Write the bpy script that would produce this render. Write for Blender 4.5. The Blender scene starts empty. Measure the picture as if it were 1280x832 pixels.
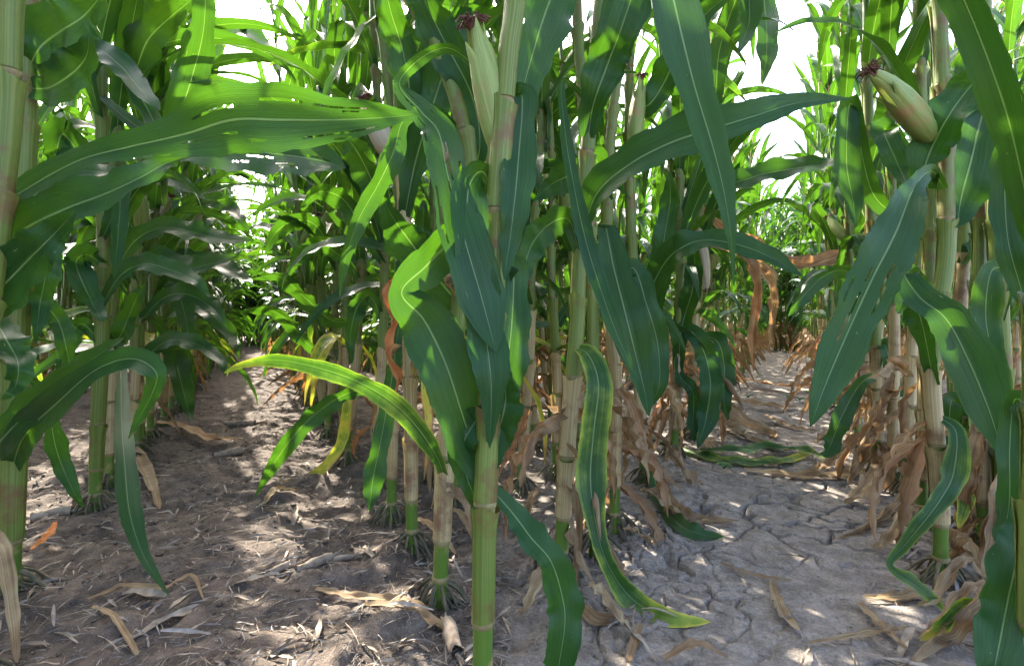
import bpy, math, random
import numpy as np
from mathutils import Vector

random.seed(7)
rng = np.random.default_rng(7)
scene = bpy.context.scene
col = scene.collection
R = math.radians

# ------------------------------------------------------------------ camera, sky, sun, exposure
F = 640.0                      # focal length in pixels of the 1280 px wide photograph
HCAM = 0.55
PITCH = math.atan(16.0 / F)
cam_d = bpy.data.cameras.new("camera")
cam_d.sensor_width = 36.0
cam_d.lens = 36.0 * F / 1280.0
cam_d.clip_start = 0.02
cam_d.clip_end = 500.0
cam = bpy.data.objects.new("camera", cam_d)
col.objects.link(cam)
cam.location = (0, 0, HCAM)
cam.rotation_euler = (math.pi / 2 - PITCH, 0, 0)
scene.camera = cam

SUN_AZ = R(-31)                # from +Y (view direction), clockwise positive
SUN_EL = R(41)
world = bpy.data.worlds.new("World")
scene.world = world
world.use_nodes = True
wn = world.node_tree.nodes
wn.clear()
sky = wn.new("ShaderNodeTexSky")
sky.sky_type = 'NISHITA'
sky.sun_disc = False
sky.sun_elevation = SUN_EL
sky.sun_rotation = SUN_AZ
sky.dust_density = 4.0
sky.air_density = 0.45
sky.ozone_density = 0.0
bg = wn.new("ShaderNodeBackground")
bg.inputs[1].default_value = 0.15
wo = wn.new("ShaderNodeOutputWorld")
world.node_tree.links.new(sky.outputs[0], bg.inputs[0])
world.node_tree.links.new(bg.outputs[0], wo.inputs[0])

sun_d = bpy.data.lights.new("sun", 'SUN')
sun_d.energy = 2.3
sun_d.angle = R(0.53)
sun_d.color = (1.0, 0.93, 0.82)
sun = bpy.data.objects.new("sun", sun_d)
col.objects.link(sun)
sdir = Vector((math.sin(SUN_AZ) * math.cos(SUN_EL), math.cos(SUN_AZ) * math.cos(SUN_EL), math.sin(SUN_EL)))
sun.rotation_euler = sdir.to_track_quat('Z', 'Y').to_euler()
sun.location = sdir * 20

vs = scene.view_settings
vs.view_transform = 'Standard'
vs.look = 'None'
vs.gamma = 1.0
vs.exposure = 3.85
vs.use_curve_mapping = False

# ------------------------------------------------------------------ pixel helpers (directions only; depth is chosen from what a thing touches)
CP, SP = math.cos(PITCH), math.sin(PITCH)


def px(x, y, d):
    a = (x - 640.0) / F * d
    b = (416.0 - y) / F * d
    return np.array([a, d * CP + b * SP, HCAM - d * SP + b * CP])


def gnd(x, y):
    p = px(x, y, 1.0) - np.array([0, 0, HCAM])
    k = -HCAM / p[2]
    return np.array([p[0] * k, p[1] * k, 0.0])


CAM = np.array([0, 0, HCAM])

# ------------------------------------------------------------------ numpy noise


def vnoise(x, y, scale, seed):
    x = np.asarray(x) / scale + 1000.0
    y = np.asarray(y) / scale + 1000.0
    xi = np.floor(x).astype(np.int64)
    yi = np.floor(y).astype(np.int64)
    fx = x - xi
    fy = y - yi
    fx = fx * fx * (3 - 2 * fx)
    fy = fy * fy * (3 - 2 * fy)

    def h(a, b):
        n = (a * 374761393 + b * 668265263 + seed * 1442695041) & 0xffffffff
        n = ((n ^ (n >> 13)) * 1274126177) & 0xffffffff
        n = n ^ (n >> 16)
        return (n & 0xffff) / 65535.0
    return ((h(xi, yi) * (1 - fx) + h(xi + 1, yi) * fx) * (1 - fy)
            + (h(xi, yi + 1) * (1 - fx) + h(xi + 1, yi + 1) * fx) * fy) - 0.5


# ------------------------------------------------------------------ materials
class NT:
    def __init__(s, name):
        s.m = bpy.data.materials.new(name)
        s.m.use_nodes = True
        s.t = s.m.node_tree
        s.t.nodes.clear()
        s.out = s.t.nodes.new("ShaderNodeOutputMaterial")

    def n(s, typ, **kw):
        nd = s.t.nodes.new(typ)
        for k, v in kw.items():
            setattr(nd, k, v)
        return nd

    def l(s, a, b):
        s.t.links.new(a, b)

    def put(s, sock, v):
        if hasattr(v, "is_output") or isinstance(v, bpy.types.NodeSocket):
            s.l(v, sock)
        elif isinstance(v, (tuple, list)) and len(v) == 3 and sock.type == 'RGBA':
            sock.default_value = (*v, 1)
        else:
            sock.default_value = v

    def math(s, op, a, b=0.0, c=None, clamp=False):
        nd = s.n("ShaderNodeMath", operation=op, use_clamp=clamp)
        s.put(nd.inputs[0], a)
        s.put(nd.inputs[1], b)
        if c is not None:
            s.put(nd.inputs[2], c)
        return nd.outputs[0]

    def mix(s, f, a, b, mode='MIX'):
        nd = s.n("ShaderNodeMix", data_type='RGBA', blend_type=mode)
        s.put(nd.inputs[0], f)
        s.put(nd.inputs[6], a)
        s.put(nd.inputs[7], b)
        return nd.outputs[2]

    def rng(s, v, a, b, c=0.0, d=1.0):
        nd = s.n("ShaderNodeMapRange", interpolation_type='SMOOTHSTEP')
        s.put(nd.inputs[0], v)
        s.put(nd.inputs[1], a)
        s.put(nd.inputs[2], b)
        s.put(nd.inputs[3], c)
        s.put(nd.inputs[4], d)
        return nd.outputs[0]

    def noise(s, vec, scale, detail=3.0, rough=0.55):
        nd = s.n("ShaderNodeTexNoise")
        s.l(vec, nd.inputs['Vector'])
        nd.inputs['Scale'].default_value = scale
        nd.inputs['Detail'].default_value = detail
        nd.inputs['Roughness'].default_value = rough
        return nd.outputs[0]

    def xyz(s, x, y, z):
        nd = s.n("ShaderNodeCombineXYZ")
        s.put(nd.inputs[0], x)
        s.put(nd.inputs[1], y)
        s.put(nd.inputs[2], z)
        return nd.outputs[0]

    def ramp(s, f, stops):
        nd = s.n("ShaderNodeValToRGB")
        s.put(nd.inputs[0], f)
        el = nd.color_ramp.elements
        while len(el) < len(stops):
            el.new(0.5)
        for e, (p, c) in zip(el, stops):
            e.position = p
            e.color = (*c, 1)
        return nd.outputs[0]

    def bump(s, h, strength, dist=0.002):
        nd = s.n("ShaderNodeBump")
        nd.inputs['Strength'].default_value = strength
        nd.inputs['Distance'].default_value = dist
        s.l(h, nd.inputs['Height'])
        return nd.outputs[0]

    def bsdf(s, color, rough, spec=0.5, bump=None, trans=None, tfac=0.0):
        p = s.n("ShaderNodeBsdfPrincipled")
        s.put(p.inputs['Base Color'], color)
        s.put(p.inputs['Roughness'], rough)
        s.put(p.inputs['Specular IOR Level'], spec)
        if bump is not None:
            s.l(bump, p.inputs['Normal'])
        o = p.outputs[0]
        if trans is not None:
            tr = s.n("ShaderNodeBsdfTranslucent")
            s.put(tr.inputs[0], trans)
            mx = s.n("ShaderNodeMixShader")
            s.put(mx.inputs[0], tfac)
            s.l(o, mx.inputs[1])
            s.l(tr.outputs[0], mx.inputs[2])
            o = mx.outputs[0]
        s.l(o, s.out.inputs[0])
        return s.m

    def uv(s):
        tc = s.n("ShaderNodeTexCoord")
        sp = s.n("ShaderNodeSeparateXYZ")
        s.l(tc.outputs['UV'], sp.inputs[0])
        return sp.outputs[0], sp.outputs[1], tc

    def rand(s):
        return s.n("ShaderNodeObjectInfo").outputs['Random']

    def geo(s):
        return s.n("ShaderNodeNewGeometry").outputs['Position']


def leaf_material():
    k = NT("corn_leaf_green")
    u, v, tc = k.uv()
    rnd = k.rand()
    pos = k.geo()
    a = k.math('ABSOLUTE', k.math('MULTIPLY', k.math('SUBTRACT', u, 0.5), 2.0))
    at = k.n("ShaderNodeAttribute", attribute_type='OBJECT', attribute_name="age")
    age = at.outputs['Fac']
    vein = k.noise(k.xyz(k.math('MULTIPLY', u, 46.0), k.math('MULTIPLY', v, 2.0), k.math('MULTIPLY', rnd, 37.0)), 1.0, 2.0)
    vein2 = k.noise(k.xyz(k.math('MULTIPLY', u, 14.0), k.math('MULTIPLY', v, 1.2), k.math('MULTIPLY', rnd, 17.0)), 1.0, 1.0)
    big = k.noise(pos, 5.0, 2.0)
    fine = k.noise(pos, 45.0, 3.0)
    g = k.mix(k.rng(vein, 0.3, 0.7), (0.0035, 0.024, 0.0075), (0.0125, 0.054, 0.0135))
    lines = k.math('MULTIPLY_ADD', k.math('SINE', k.math('MULTIPLY', u, 210.0)), 0.5, 0.5)
    g = k.mix(k.math('MULTIPLY', lines, 0.38), g, (0.022, 0.070, 0.022))
    g = k.mix(k.math('MULTIPLY', k.rng(vein2, 0.4, 0.65), 0.45), g, (0.022, 0.075, 0.016))
    g = k.mix(k.math('MULTIPLY', rnd, 0.45), g, (0.021, 0.060, 0.008))
    g = k.mix(k.math('MULTIPLY', k.rng(big, 0.45, 0.7), 0.4), g, (0.007, 0.040, 0.019))
    # midrib
    wid = k.math('MULTIPLY_ADD', v, -0.055, 0.075)
    mid = k.math('SUBTRACT', 1.0, k.rng(k.math('DIVIDE', a, wid), 0.5, 1.0))
    g = k.mix(k.math('MULTIPLY', mid, 0.85), g, (0.14, 0.21, 0.09))
    # ageing: margins and tips first, then patches
    e = k.math('POWER', a, 4.0)
    tip = k.math('POWER', v, 6.0)
    w = k.math('ADD', k.math('MULTIPLY', e, 0.55), k.math('MULTIPLY', tip, 0.7))
    w = k.math('ADD', w, k.math('MULTIPLY', k.math('SUBTRACT', vein2, 0.5), 0.6))
    w = k.math('ADD', w, k.math('MULTIPLY', k.math('SUBTRACT', k.noise(pos, 16.0, 3.0), 0.5), 1.1))
    w = k.math('ADD', w, k.math('MULTIPLY', k.math('SUBTRACT', fine, 0.5), 0.5))
    amt = k.math('MULTIPLY', age, k.math('ADD', k.math('MULTIPLY', age, 0.6), w), clamp=True)
    old = k.ramp(amt, [(0.0, (0.09, 0.17, 0.03)), (0.35, (0.22, 0.28, 0.04)), (0.55, (0.48, 0.40, 0.06)), (0.75, (0.42, 0.25, 0.08)), (1.0, (0.22, 0.12, 0.06))])
    g = k.mix(k.rng(amt, 0.06, 0.42), g, old)
    # feeding scars and specks
    sc = k.noise(k.xyz(k.math('MULTIPLY', u, 26.0), k.math('MULTIPLY', v, 9.0), k.math('MULTIPLY', rnd, 91.0)), 1.0, 1.5)
    scar = k.rng(sc, 0.77, 0.80)
    g = k.mix(k.math('MULTIPLY', scar, 0.65), g, (0.42, 0.40, 0.25))
    sp = k.noise(pos, 160.0, 1.0)
    g = k.mix(k.math('MULTIPLY', k.rng(sp, 0.77, 0.82), 0.4), g, (0.25, 0.27, 0.12))
    tr = k.mix(1.0, k.mix(0.4, g, (0.08, 0.18, 0.006)), (2.1, 2.3, 0.9), 'MULTIPLY')
    rough = k.math('MULTIPLY_ADD', fine, 0.25, 0.26)
    hgt = k.math('ADD', k.math('ADD', k.math('MULTIPLY', vein, 0.5), k.math('MULTIPLY', lines, 0.12)), k.math('ADD', k.math('MULTIPLY', big, 1.2), k.math('MULTIPLY', mid, 0.8)))
    return k.bsdf(g, rough, 0.20, k.bump(hgt, 0.55, 0.003), tr, 0.19)


def dry_material():
    k = NT("corn_leaf_dry")
    u, v, tc = k.uv()
    rnd = k.rand()
    pos = k.geo()
    at = k.n("ShaderNodeAttribute", attribute_type='OBJECT', attribute_name="age")
    vein = k.noise(k.xyz(k.math('MULTIPLY', u, 22.0), k.math('MULTIPLY', v, 1.5), k.math('MULTIPLY', rnd, 37.0)), 1.0, 3.0)
    big = k.noise(pos, 14.0, 4.0)
    c = k.ramp(k.math('ADD', k.math('MULTIPLY', vein, 0.55), k.math('MULTIPLY', big, 0.45)),
               [(0.30, (0.080, 0.048, 0.024)), (0.44, (0.19, 0.125, 0.062)), (0.56, (0.32, 0.24, 0.13)), (0.72, (0.48, 0.41, 0.26))])
    c = k.mix(k.math('MULTIPLY', rnd, 0.5), c, (0.15, 0.088, 0.05))
    c = k.mix(at.outputs['Fac'], c, (0.50, 0.155, 0.03))
    tr = k.mix(1.0, c, (1.3, 1.05, 0.7), 'MULTIPLY')
    return k.bsdf(c, 0.75, 0.25, k.bump(vein, 0.5, 0.002), tr, 0.25)


def stalk_material():
    k = NT("corn_stalk_green")
    u, v, tc = k.uv()
    pos = k.geo()
    n1 = k.noise(k.xyz(k.math('MULTIPLY', u, 18.0), k.math('MULTIPLY', v, 3.0), k.rand()), 1.0, 2.0)
    n2 = k.noise(pos, 28.0, 4.0)
    c = k.mix(n1, (0.045, 0.105, 0.010), (0.10, 0.165, 0.020))
    c = k.mix(k.rng(n2, 0.55, 0.75), c, (0.25, 0.20, 0.08))
    return k.bsdf(c, 0.42, 0.45, k.bump(n1, 0.3, 0.001))


def node_material():
    k = NT("corn_node")
    n2 = k.noise(k.geo(), 60.0, 3.0)
    c = k.mix(n2, (0.10, 0.055, 0.03), (0.26, 0.24, 0.09))
    return k.bsdf(c, 0.6, 0.3)


def sheath_material(name, c1, c2, blot, lo, hi):
    k = NT(name)
    u, v, tc = k.uv()
    rnd = k.rand()
    pos = k.geo()
    n1 = k.noise(k.xyz(k.math('MULTIPLY', u, 40.0), k.math('MULTIPLY', v, 2.0), k.math('MULTIPLY', rnd, 20.0)), 1.0, 3.0)
    n2 = k.noise(pos, 30.0, 4.0, 0.65)
    n3 = k.noise(pos, 9.0, 3.0)
    c = k.mix(k.rng(n1, 0.3, 0.7), c1, c2)
    c = k.mix(k.math('MULTIPLY', k.rng(k.math('MULTIPLY_ADD', n3, 0.6, k.math('MULTIPLY', n2, 0.5)), lo, hi), 0.8), c, blot)
    tr = k.mix(1.0, c, (1.2, 1.2, 0.7), 'MULTIPLY')
    return k.bsdf(c, 0.5, 0.35, k.bump(n1, 0.5, 0.0015), tr, 0.15)


def plain(name, c1, c2, scale, rough=0.7, tfac=0.0, spec=0.3):
    k = NT(name)
    n = k.noise(k.geo(), scale, 4.0)
    c = k.mix(k.rng(n, 0.3, 0.7), c1, c2)
    c = k.mix(k.math('MULTIPLY', k.rand(), 0.35), c, tuple(x * 0.55 for x in c1))
    return k.bsdf(c, rough, spec, k.bump(n, 0.4, 0.002), c if tfac else None, tfac)


def soil_material():
    k = NT("soil")
    pos = k.geo()
    sx = k.n("ShaderNodeSeparateXYZ")
    k.l(pos, sx.inputs[0])
    big = k.noise(pos, 3.0, 3.0)
    med = k.noise(pos, 22.0, 5.0, 0.65)
    fine = k.noise(pos, 170.0, 4.0, 0.7)
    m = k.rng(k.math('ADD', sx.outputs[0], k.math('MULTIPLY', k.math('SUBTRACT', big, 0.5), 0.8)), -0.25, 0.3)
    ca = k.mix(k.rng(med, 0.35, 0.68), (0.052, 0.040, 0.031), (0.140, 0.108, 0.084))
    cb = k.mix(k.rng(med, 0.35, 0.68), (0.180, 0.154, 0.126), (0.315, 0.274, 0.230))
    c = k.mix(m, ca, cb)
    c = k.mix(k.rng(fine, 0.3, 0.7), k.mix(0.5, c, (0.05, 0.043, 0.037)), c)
    grit = k.noise(pos, 420.0, 2.0)
    c = k.mix(k.math('MULTIPLY', k.rng(grit, 0.62, 0.72), 0.45), c, (0.42, 0.38, 0.33))
    moss = k.rng(k.noise(pos, 5.5, 3.0), 0.66, 0.76)
    c = k.mix(k.math('MULTIPLY', moss, 0.25), c, (0.10, 0.14, 0.085))
    h = k.math('ADD', k.math('MULTIPLY', med, 0.6), k.math('MULTIPLY', fine, 0.4))
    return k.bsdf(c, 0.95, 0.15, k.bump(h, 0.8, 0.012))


M_LEAF = leaf_material()
M_DRY = dry_material()
M_STALK = stalk_material()
M_NODE = node_material()
M_SHG = sheath_material("sheath_green", (0.082, 0.130, 0.018), (0.165, 0.205, 0.042), (0.14, 0.075, 0.03), 0.55, 0.70)
M_SHD = sheath_material("sheath_dry", (0.29, 0.215, 0.095), (0.47, 0.375, 0.185), (0.15, 0.065, 0.037), 0.54, 0.74)
M_SHY = sheath_material("sheath_yellow", (0.42, 0.36, 0.08), (0.55, 0.50, 0.16), (0.45, 0.18, 0.06), 0.55, 0.72)
M_HUSK = sheath_material("ear_husk", (0.15, 0.22, 0.045), (0.27, 0.33, 0.10), (0.34, 0.20, 0.09), 0.54, 0.72)
M_HUSKD = sheath_material("ear_husk_dry", (0.30, 0.24, 0.15), (0.42, 0.35, 0.23), (0.33, 0.20, 0.12), 0.55, 0.75)
M_SILK = plain("ear_silk", (0.05, 0.02, 0.015), (0.16, 0.07, 0.04), 60.0, 0.8)
M_TASSEL = plain("tassel", (0.32, 0.26, 0.11), (0.46, 0.40, 0.20), 40.0, 0.8, 0.2)
M_ROOT = plain("brace_root", (0.05, 0.05, 0.025), (0.13, 0.105, 0.06), 50.0, 0.7)
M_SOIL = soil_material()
M_STRAW = plain("straw", (0.17, 0.13, 0.092), (0.36, 0.295, 0.22), 35.0, 0.85)
M_STRAWG = plain("straw_grey", (0.13, 0.115, 0.10), (0.28, 0.25, 0.22), 35.0, 0.9)
M_COB = plain("old_stalk", (0.17, 0.125, 0.085), (0.33, 0.26, 0.19), 60.0, 0.9)
M_WEED = plain("seedling", (0.05, 0.13, 0.03), (0.08, 0.18, 0.04), 60.0, 0.5, 0.3)


# ------------------------------------------------------------------ mesh helpers
class MB:
    """verts / faces / uv / material index collector, linked as one mesh"""

    def __init__(s):
        s.v, s.f, s.uv, s.mi, s.n = [], [], [], [], 0

    def add(s, V, Fc, UV=None, mi=0):
        V = np.asarray(V, float).reshape(-1, 3)
        Fc = np.asarray(Fc, int)
        s.v.append(V)
        s.f.append(Fc + s.n)
        s.uv.append(np.zeros((len(V), 2)) if UV is None else np.asarray(UV, float))
        s.mi.append(np.full(len(Fc), mi, int))
        s.n += len(V)
        return s

    def arrays(s):
        return np.concatenate(s.v), np.concatenate(s.f), np.concatenate(s.uv), np.concatenate(s.mi)

    def mesh(s, name, mats):
        V, Fc, UV, MI = s.arrays()
        return quad_mesh(name, V, Fc, UV, MI, mats)


def quad_mesh(name, V, Fc, UV, MI, mats):
    me = bpy.data.meshes.new(name)
    nf = len(Fc)
    me.vertices.add(len(V))
    me.vertices.foreach_set("co", np.ascontiguousarray(V, np.float32).ravel())
    me.loops.add(nf * 4)
    me.loops.foreach_set("vertex_index", np.ascontiguousarray(Fc, np.int32).ravel())
    me.polygons.add(nf)
    me.polygons.foreach_set("loop_start", np.arange(0, nf * 4, 4, dtype=np.int32))
    me.polygons.foreach_set("loop_total", np.full(nf, 4, np.int32))
    me.polygons.foreach_set("material_index", np.asarray(MI, np.int32))
    me.polygons.foreach_set("use_smooth", np.ones(nf, bool))
    ul = me.uv_layers.new(name="UVMap")
    ul.data.foreach_set("uv", np.ascontiguousarray(UV[Fc.ravel()], np.float32).ravel())
    for m in mats:
        me.materials.append(m)
    me.update(calc_edges=True)
    return me


def link(name, me, parent=None, age=None, **props):
    o = bpy.data.objects.new(name, me)
    col.objects.link(o)
    if parent is not None:
        o.parent = parent
    if age is not None:
        o["age"] = float(age)
    for k_, v_ in props.items():
        o[k_] = v_
    return o


def thing(name, label, cat, loc=(0, 0, 0), group=None):
    o = bpy.data.objects.new(name, None)
    col.objects.link(o)
    o.empty_display_size = 0.05
    o.location = loc
    o["label"] = label
    o["category"] = cat
    if group:
        o["group"] = group
    return o


def grid_faces(n, m):
    i = np.arange(n - 1)[:, None]
    j = np.arange(m - 1)[None, :]
    a = i * m + j
    return np.stack([a, a + 1, a + m + 1, a + m], -1).reshape(-1, 4)


def unit(v):
    return v / np.maximum(np.linalg.norm(v, axis=-1, keepdims=True), 1e-9)


def catmull(P, n):
    P = np.asarray(P, float)
    if len(P) == 2:
        t = np.linspace(0, 1, n)[:, None]
        return P[0] * (1 - t) + P[1] * t
    Q = np.vstack([2 * P[0] - P[1], P, 2 * P[-1] - P[-2]])
    seg = len(P) - 1
    t = np.linspace(0, seg, n)
    i = np.minimum(t.astype(int), seg - 1)
    f = (t - i)[:, None]
    p0, p1, p2, p3 = Q[i], Q[i + 1], Q[i + 2], Q[i + 3]
    return 0.5 * (2 * p1 + (p2 - p0) * f + (2 * p0 - 5 * p1 + 4 * p2 - p3) * f ** 2 + (3 * p1 - p0 - 3 * p2 + p3) * f ** 3)


def ribbon(P, S, N, W, nu=7, fold=0.25, ruf=0.15, freq=5.0, seed=0, curl=0.0, holes=0, notch=0.0, crumple=0.0):
    """a leaf blade along P; S across, N the upper face"""
    r = np.random.default_rng(seed)
    n = len(P)
    u = np.linspace(-1, 1, nu)[None, :]
    t = np.linspace(0, 1, n)[:, None]
    ph = r.uniform(0, 6.28, 2)
    if curl:
        a = u * curl
        cs = np.sin(a) / curl
        cn = (1 - np.cos(a)) / curl
    else:
        cs = u * math.cos(fold) * np.ones_like(t)
        cn = np.abs(u) * math.sin(fold) * np.ones_like(t)
    wob = np.where(u > 0, np.sin(6.283 * freq * t + ph[0] + 1.5 * np.sin(5 * t + ph[1])), np.sin(6.283 * freq * 0.87 * t + ph[1] + 1.3 * np.sin(4 * t + ph[0])))
    cn = cn + ruf * wob * np.abs(u) ** 1.8 * np.clip(t * 4, 0, 1)
    if crumple:
        k1 = r.uniform(0, 6.28, 6)
        cn = cn + crumple * (np.sin(t * 23 + u * 2.3 + k1[0]) * 0.5 + np.sin(t * 47 - u * 3.1 + k1[1]) * 0.3 + np.sin(t * 11 + u * 4.7 + k1[2]) * 0.5)
        cs = cs * (1 + crumple * 0.5 * np.sin(t * 31 + k1[3]))
    Wc = np.asarray(W, float)[:, None]
    if notch:
        nz = r.uniform(-1, 1, (n, 1)) * notch
        cs = cs * (1 + nz * np.abs(u) ** 3)
    V = P[:, None, :] + S[:, None, :] * (cs * Wc)[..., None] + N[:, None, :] * (cn * Wc)[..., None]
    UV = np.stack([np.broadcast_to((u + 1) / 2, (n, nu)), np.broadcast_to(t, (n, nu))], -1)
    Fc = grid_faces(n, nu)
    if holes:
        keep = np.ones((n - 1, nu - 1), bool)
        for _ in range(holes):
            c = r.integers(1, nu - 2)
            s = r.integers(int(n * .15), int(n * .85))
            keep[s:s + r.integers(2, 8), c] = False
        Fc = Fc[keep.ravel()]
    return V.reshape(-1, 3), Fc, UV.reshape(-1, 2)


def tube(P, rad, sides=8, cap=True):
    P = np.asarray(P, float)
    n = len(P)
    T = unit(np.gradient(P, axis=0))
    ref = np.array([0.31, 0.95, 0.05])
    A = unit(np.cross(T, ref))
    B = np.cross(T, A)
    th = np.linspace(0, 2 * math.pi, sides + 1)
    rad = np.broadcast_to(np.asarray(rad, float).reshape(n, -1), (n, sides + 1)) if np.ndim(rad) else np.full((n, sides + 1), rad)
    V = P[:, None, :] + (A[:, None, :] * np.cos(th)[None, :, None] + B[:, None, :] * np.sin(th)[None, :, None]) * rad[..., None]
    L = np.concatenate([[0], np.cumsum(np.linalg.norm(np.diff(P, axis=0), axis=1))])
    UV = np.stack([np.broadcast_to(th / 6.283, (n, sides + 1)), np.broadcast_to(L[:, None], (n, sides + 1))], -1)
    return V.reshape(-1, 3), grid_faces(n, sides + 1), UV.reshape(-1, 2)


# ------------------------------------------------------------------ generic leaf library (base at origin, leaning to +X)
def wprof(t, wmax):
    return wmax * np.minimum(1.0, 0.42 + 2.1 * t) * np.clip(1 - t ** 2.3, 0, 1) ** 0.85 + 0.0008


def leaf_arrays(seed, L, wmax, e0, turn, twist, sway, n, nu, ruf=0.16, crumple=0.0, curl=0.0, p=1.25, kink=None):
    r = np.random.default_rng(seed)
    t = np.linspace(0, 1, n)
    el = e0 - turn * t ** p
    if kink:
        el = el - kink[1] / (1 + np.exp(-(t - kink[0]) * 45))
    az = sway * t ** 1.5
    D = np.stack([np.cos(el) * np.cos(az), np.cos(el) * np.sin(az), np.sin(el)], -1)
    P = np.concatenate([[[0, 0, 0]], np.cumsum((D[:-1] + D[1:]) / 2 * (L / (n - 1)), axis=0)])
    S = np.stack([-np.sin(az), np.cos(az), 0 * az], -1)
    N = np.cross(D, S)
    tw = twist * t ** 1.3
    S2 = S * np.cos(tw)[:, None] + N * np.sin(tw)[:, None]
    N2 = np.cross(D, S2)
    return ribbon(P, S2, N2, wprof(t, wmax), nu, 0.30, ruf, r.uniform(4, 8), seed, curl=curl, crumple=crumple)


LEAF_P = []          # parameter sets: 0-7 middle/upper arching, 8-13 upright, 14-19 lower drooping
for i in range(8):
    LEAF_P.append(dict(L=random.uniform(.66, .88), wmax=random.uniform(.031, .041), e0=R(random.uniform(58, 74)), turn=R(random.uniform(95, 140)), twist=random.uniform(-1.4, 1.4), sway=random.uniform(-.7, .7)))
for i in range(6):
    LEAF_P.append(dict(L=random.uniform(.5, .68), wmax=random.uniform(.026, .034), e0=R(random.uniform(70, 80)), turn=R(random.uniform(45, 95)), twist=random.uniform(-1.2, 1.2), sway=random.uniform(-.5, .5)))
for i in range(6):
    LEAF_P.append(dict(L=random.uniform(.5, .72), wmax=random.uniform(.024, .034), e0=R(random.uniform(30, 60)), turn=R(random.uniform(105, 140)), twist=random.uniform(-1.8, 1.8), sway=random.uniform(-.8, .8), p=.8))
for i in range(4):   # 20-23 snapped over
    LEAF_P.append(dict(L=random.uniform(.6, .8), wmax=random.uniform(.033, .041), e0=R(66), turn=R(50), twist=random.uniform(-1, 1), sway=random.uniform(-.4, .4), kink=(random.uniform(.3, .55), R(95))))
LEAF_HI = [leaf_arrays(100 + i, n=26, nu=7, **p) for i, p in enumerate(LEAF_P)]
LEAF_LO = [leaf_arrays(100 + i, n=9, nu=3, **p) for i, p in enumerate(LEAF_P)]
LEAF_ME = [MB().add(*a).mesh("leaf", [M_LEAF]) for a in LEAF_HI]
DRY_P = []
for i in range(8):
    DRY_P.append(dict(L=random.uniform(.3, .55), wmax=random.uniform(.016, .03), e0=R(random.uniform(-30, 30)), turn=R(random.uniform(50, 100)), twist=random.uniform(-3.5, 3.5), sway=random.uniform(-1, 1), p=.45))
DRY_HI = [leaf_arrays(300 + i, n=24, nu=5, ruf=.5, crumple=.35, curl=1.6, **p) for i, p in enumerate(DRY_P)]
DRY_LO = [leaf_arrays(300 + i, n=8, nu=3, ruf=.4, crumple=.3, **p) for i, p in enumerate(DRY_P)]
DRY_ME = [MB().add(*a).mesh("dry_leaf", [M_DRY]) for a in DRY_HI]


def rotz(V, a):
    c, s = math.cos(a), math.sin(a)
    return V @ np.array([[c, s, 0], [-s, c, 0], [0, 0, 1]])


# ear: husked cob, tip along +Z, base at origin
def ear_meshes(length, rad, seed, dry=False):
    r = np.random.default_rng(seed)
    n = 16
    t = np.linspace(0, 1, n)
    prof = rad * np.interp(t, [0, .12, .35, .6, .82, 1], [.55, .85, 1, .93, .66, .25])
    prof[0] = rad * .45
    prof[-1] = rad * .22
    th = np.linspace(0, 6.283, 19)
    rr = prof[:, None] * (1 + 0.05 * np.sin(3 * th + r.uniform(0, 6))[None, :] + .03 * np.sin(11 * th)[None, :])
    P = np.stack([0 * t, 0.008 * np.sin(t * 3), t * length], -1)
    V, Fc, UV = tube(P, rr, 18)
    m = MB().add(V, Fc, UV)
    for k_ in range(5):                       # overlapping husk leaves with free tips
        a = k_ * 1.26 + r.uniform(-.3, .3)
        nn = 12
        tt = np.linspace(0, 1, nn)
        top = r.uniform(.8, 1.1)
        rp = np.interp(tt * top, t, prof) * 1.05 + 0.002 + .010 * np.clip(tt - .82, 0, 1) * 5
        Pk = np.stack([rp * 0.93, 0 * tt, tt * length * top], -1)
        Sk = np.tile([0., 1, 0], (nn, 1))
        Nk = np.tile([-1., 0, 0], (nn, 1))
        Wk = rad * 0.95 * np.clip(1 - tt ** 3, 0, 1) ** .8 * np.minimum(1, .5 + tt * 2) + .0005
        v, f_, uv_ = ribbon(Pk, Sk, Nk, Wk, 6, curl=1.05, ruf=.04, seed=seed * 7 + k_)
        m.add(rotz(v, a), f_, uv_)
    husk = m.mesh("husk", [M_HUSKD if dry else M_HUSK])
    s = MB()
    for k_ in range(70):
        a = r.uniform(0, 6.283)
        b = r.uniform(0, .55)
        ln = r.uniform(.012, .034)
        p0 = np.array([math.cos(a) * rad * .2, math.sin(a) * rad * .2, length * .96])
        d_ = np.array([math.cos(a) * b, math.sin(a) * b, 1.0])
        p1 = p0 + d_ * ln * .6
        p2 = p1 + np.array([d_[0] * 1.4, d_[1] * 1.4, .1 - b]) * ln * .6
        s.add(*tube(catmull([p0, p1, p2], 5), np.linspace(.0022, .0010, 5), 4))
    return husk, s.mesh("silk", [M_SILK])


EARS = [ear_meshes(.21, .027, 11), ear_meshes(.19, .025, 12), ear_meshes(.2, .024, 13, True)]


def tassel_arrays(seed, k=9, seg=6, sides=4):
    r = np.random.default_rng(seed)
    m = MB()
    m.add(*tube(catmull([(0, 0, 0), (0, .005, .18), (.01, 0, .36)], seg), np.linspace(.004, .002, seg), sides))
    for i in range(k):
        a = r.uniform(0, 6.283)
        z0 = .05 + .013 * i
        L = r.uniform(.14, .22)
        b = r.uniform(.35, .8)
        m.add(*tube(catmull([(0, 0, z0), (math.cos(a) * L * .4 * b, math.sin(a) * L * .4 * b, z0 + L * .5), (math.cos(a) * L * b, math.sin(a) * L * b, z0 + L * .75)], seg), np.linspace(.0035, .0018, seg), sides))
    return m


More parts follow.
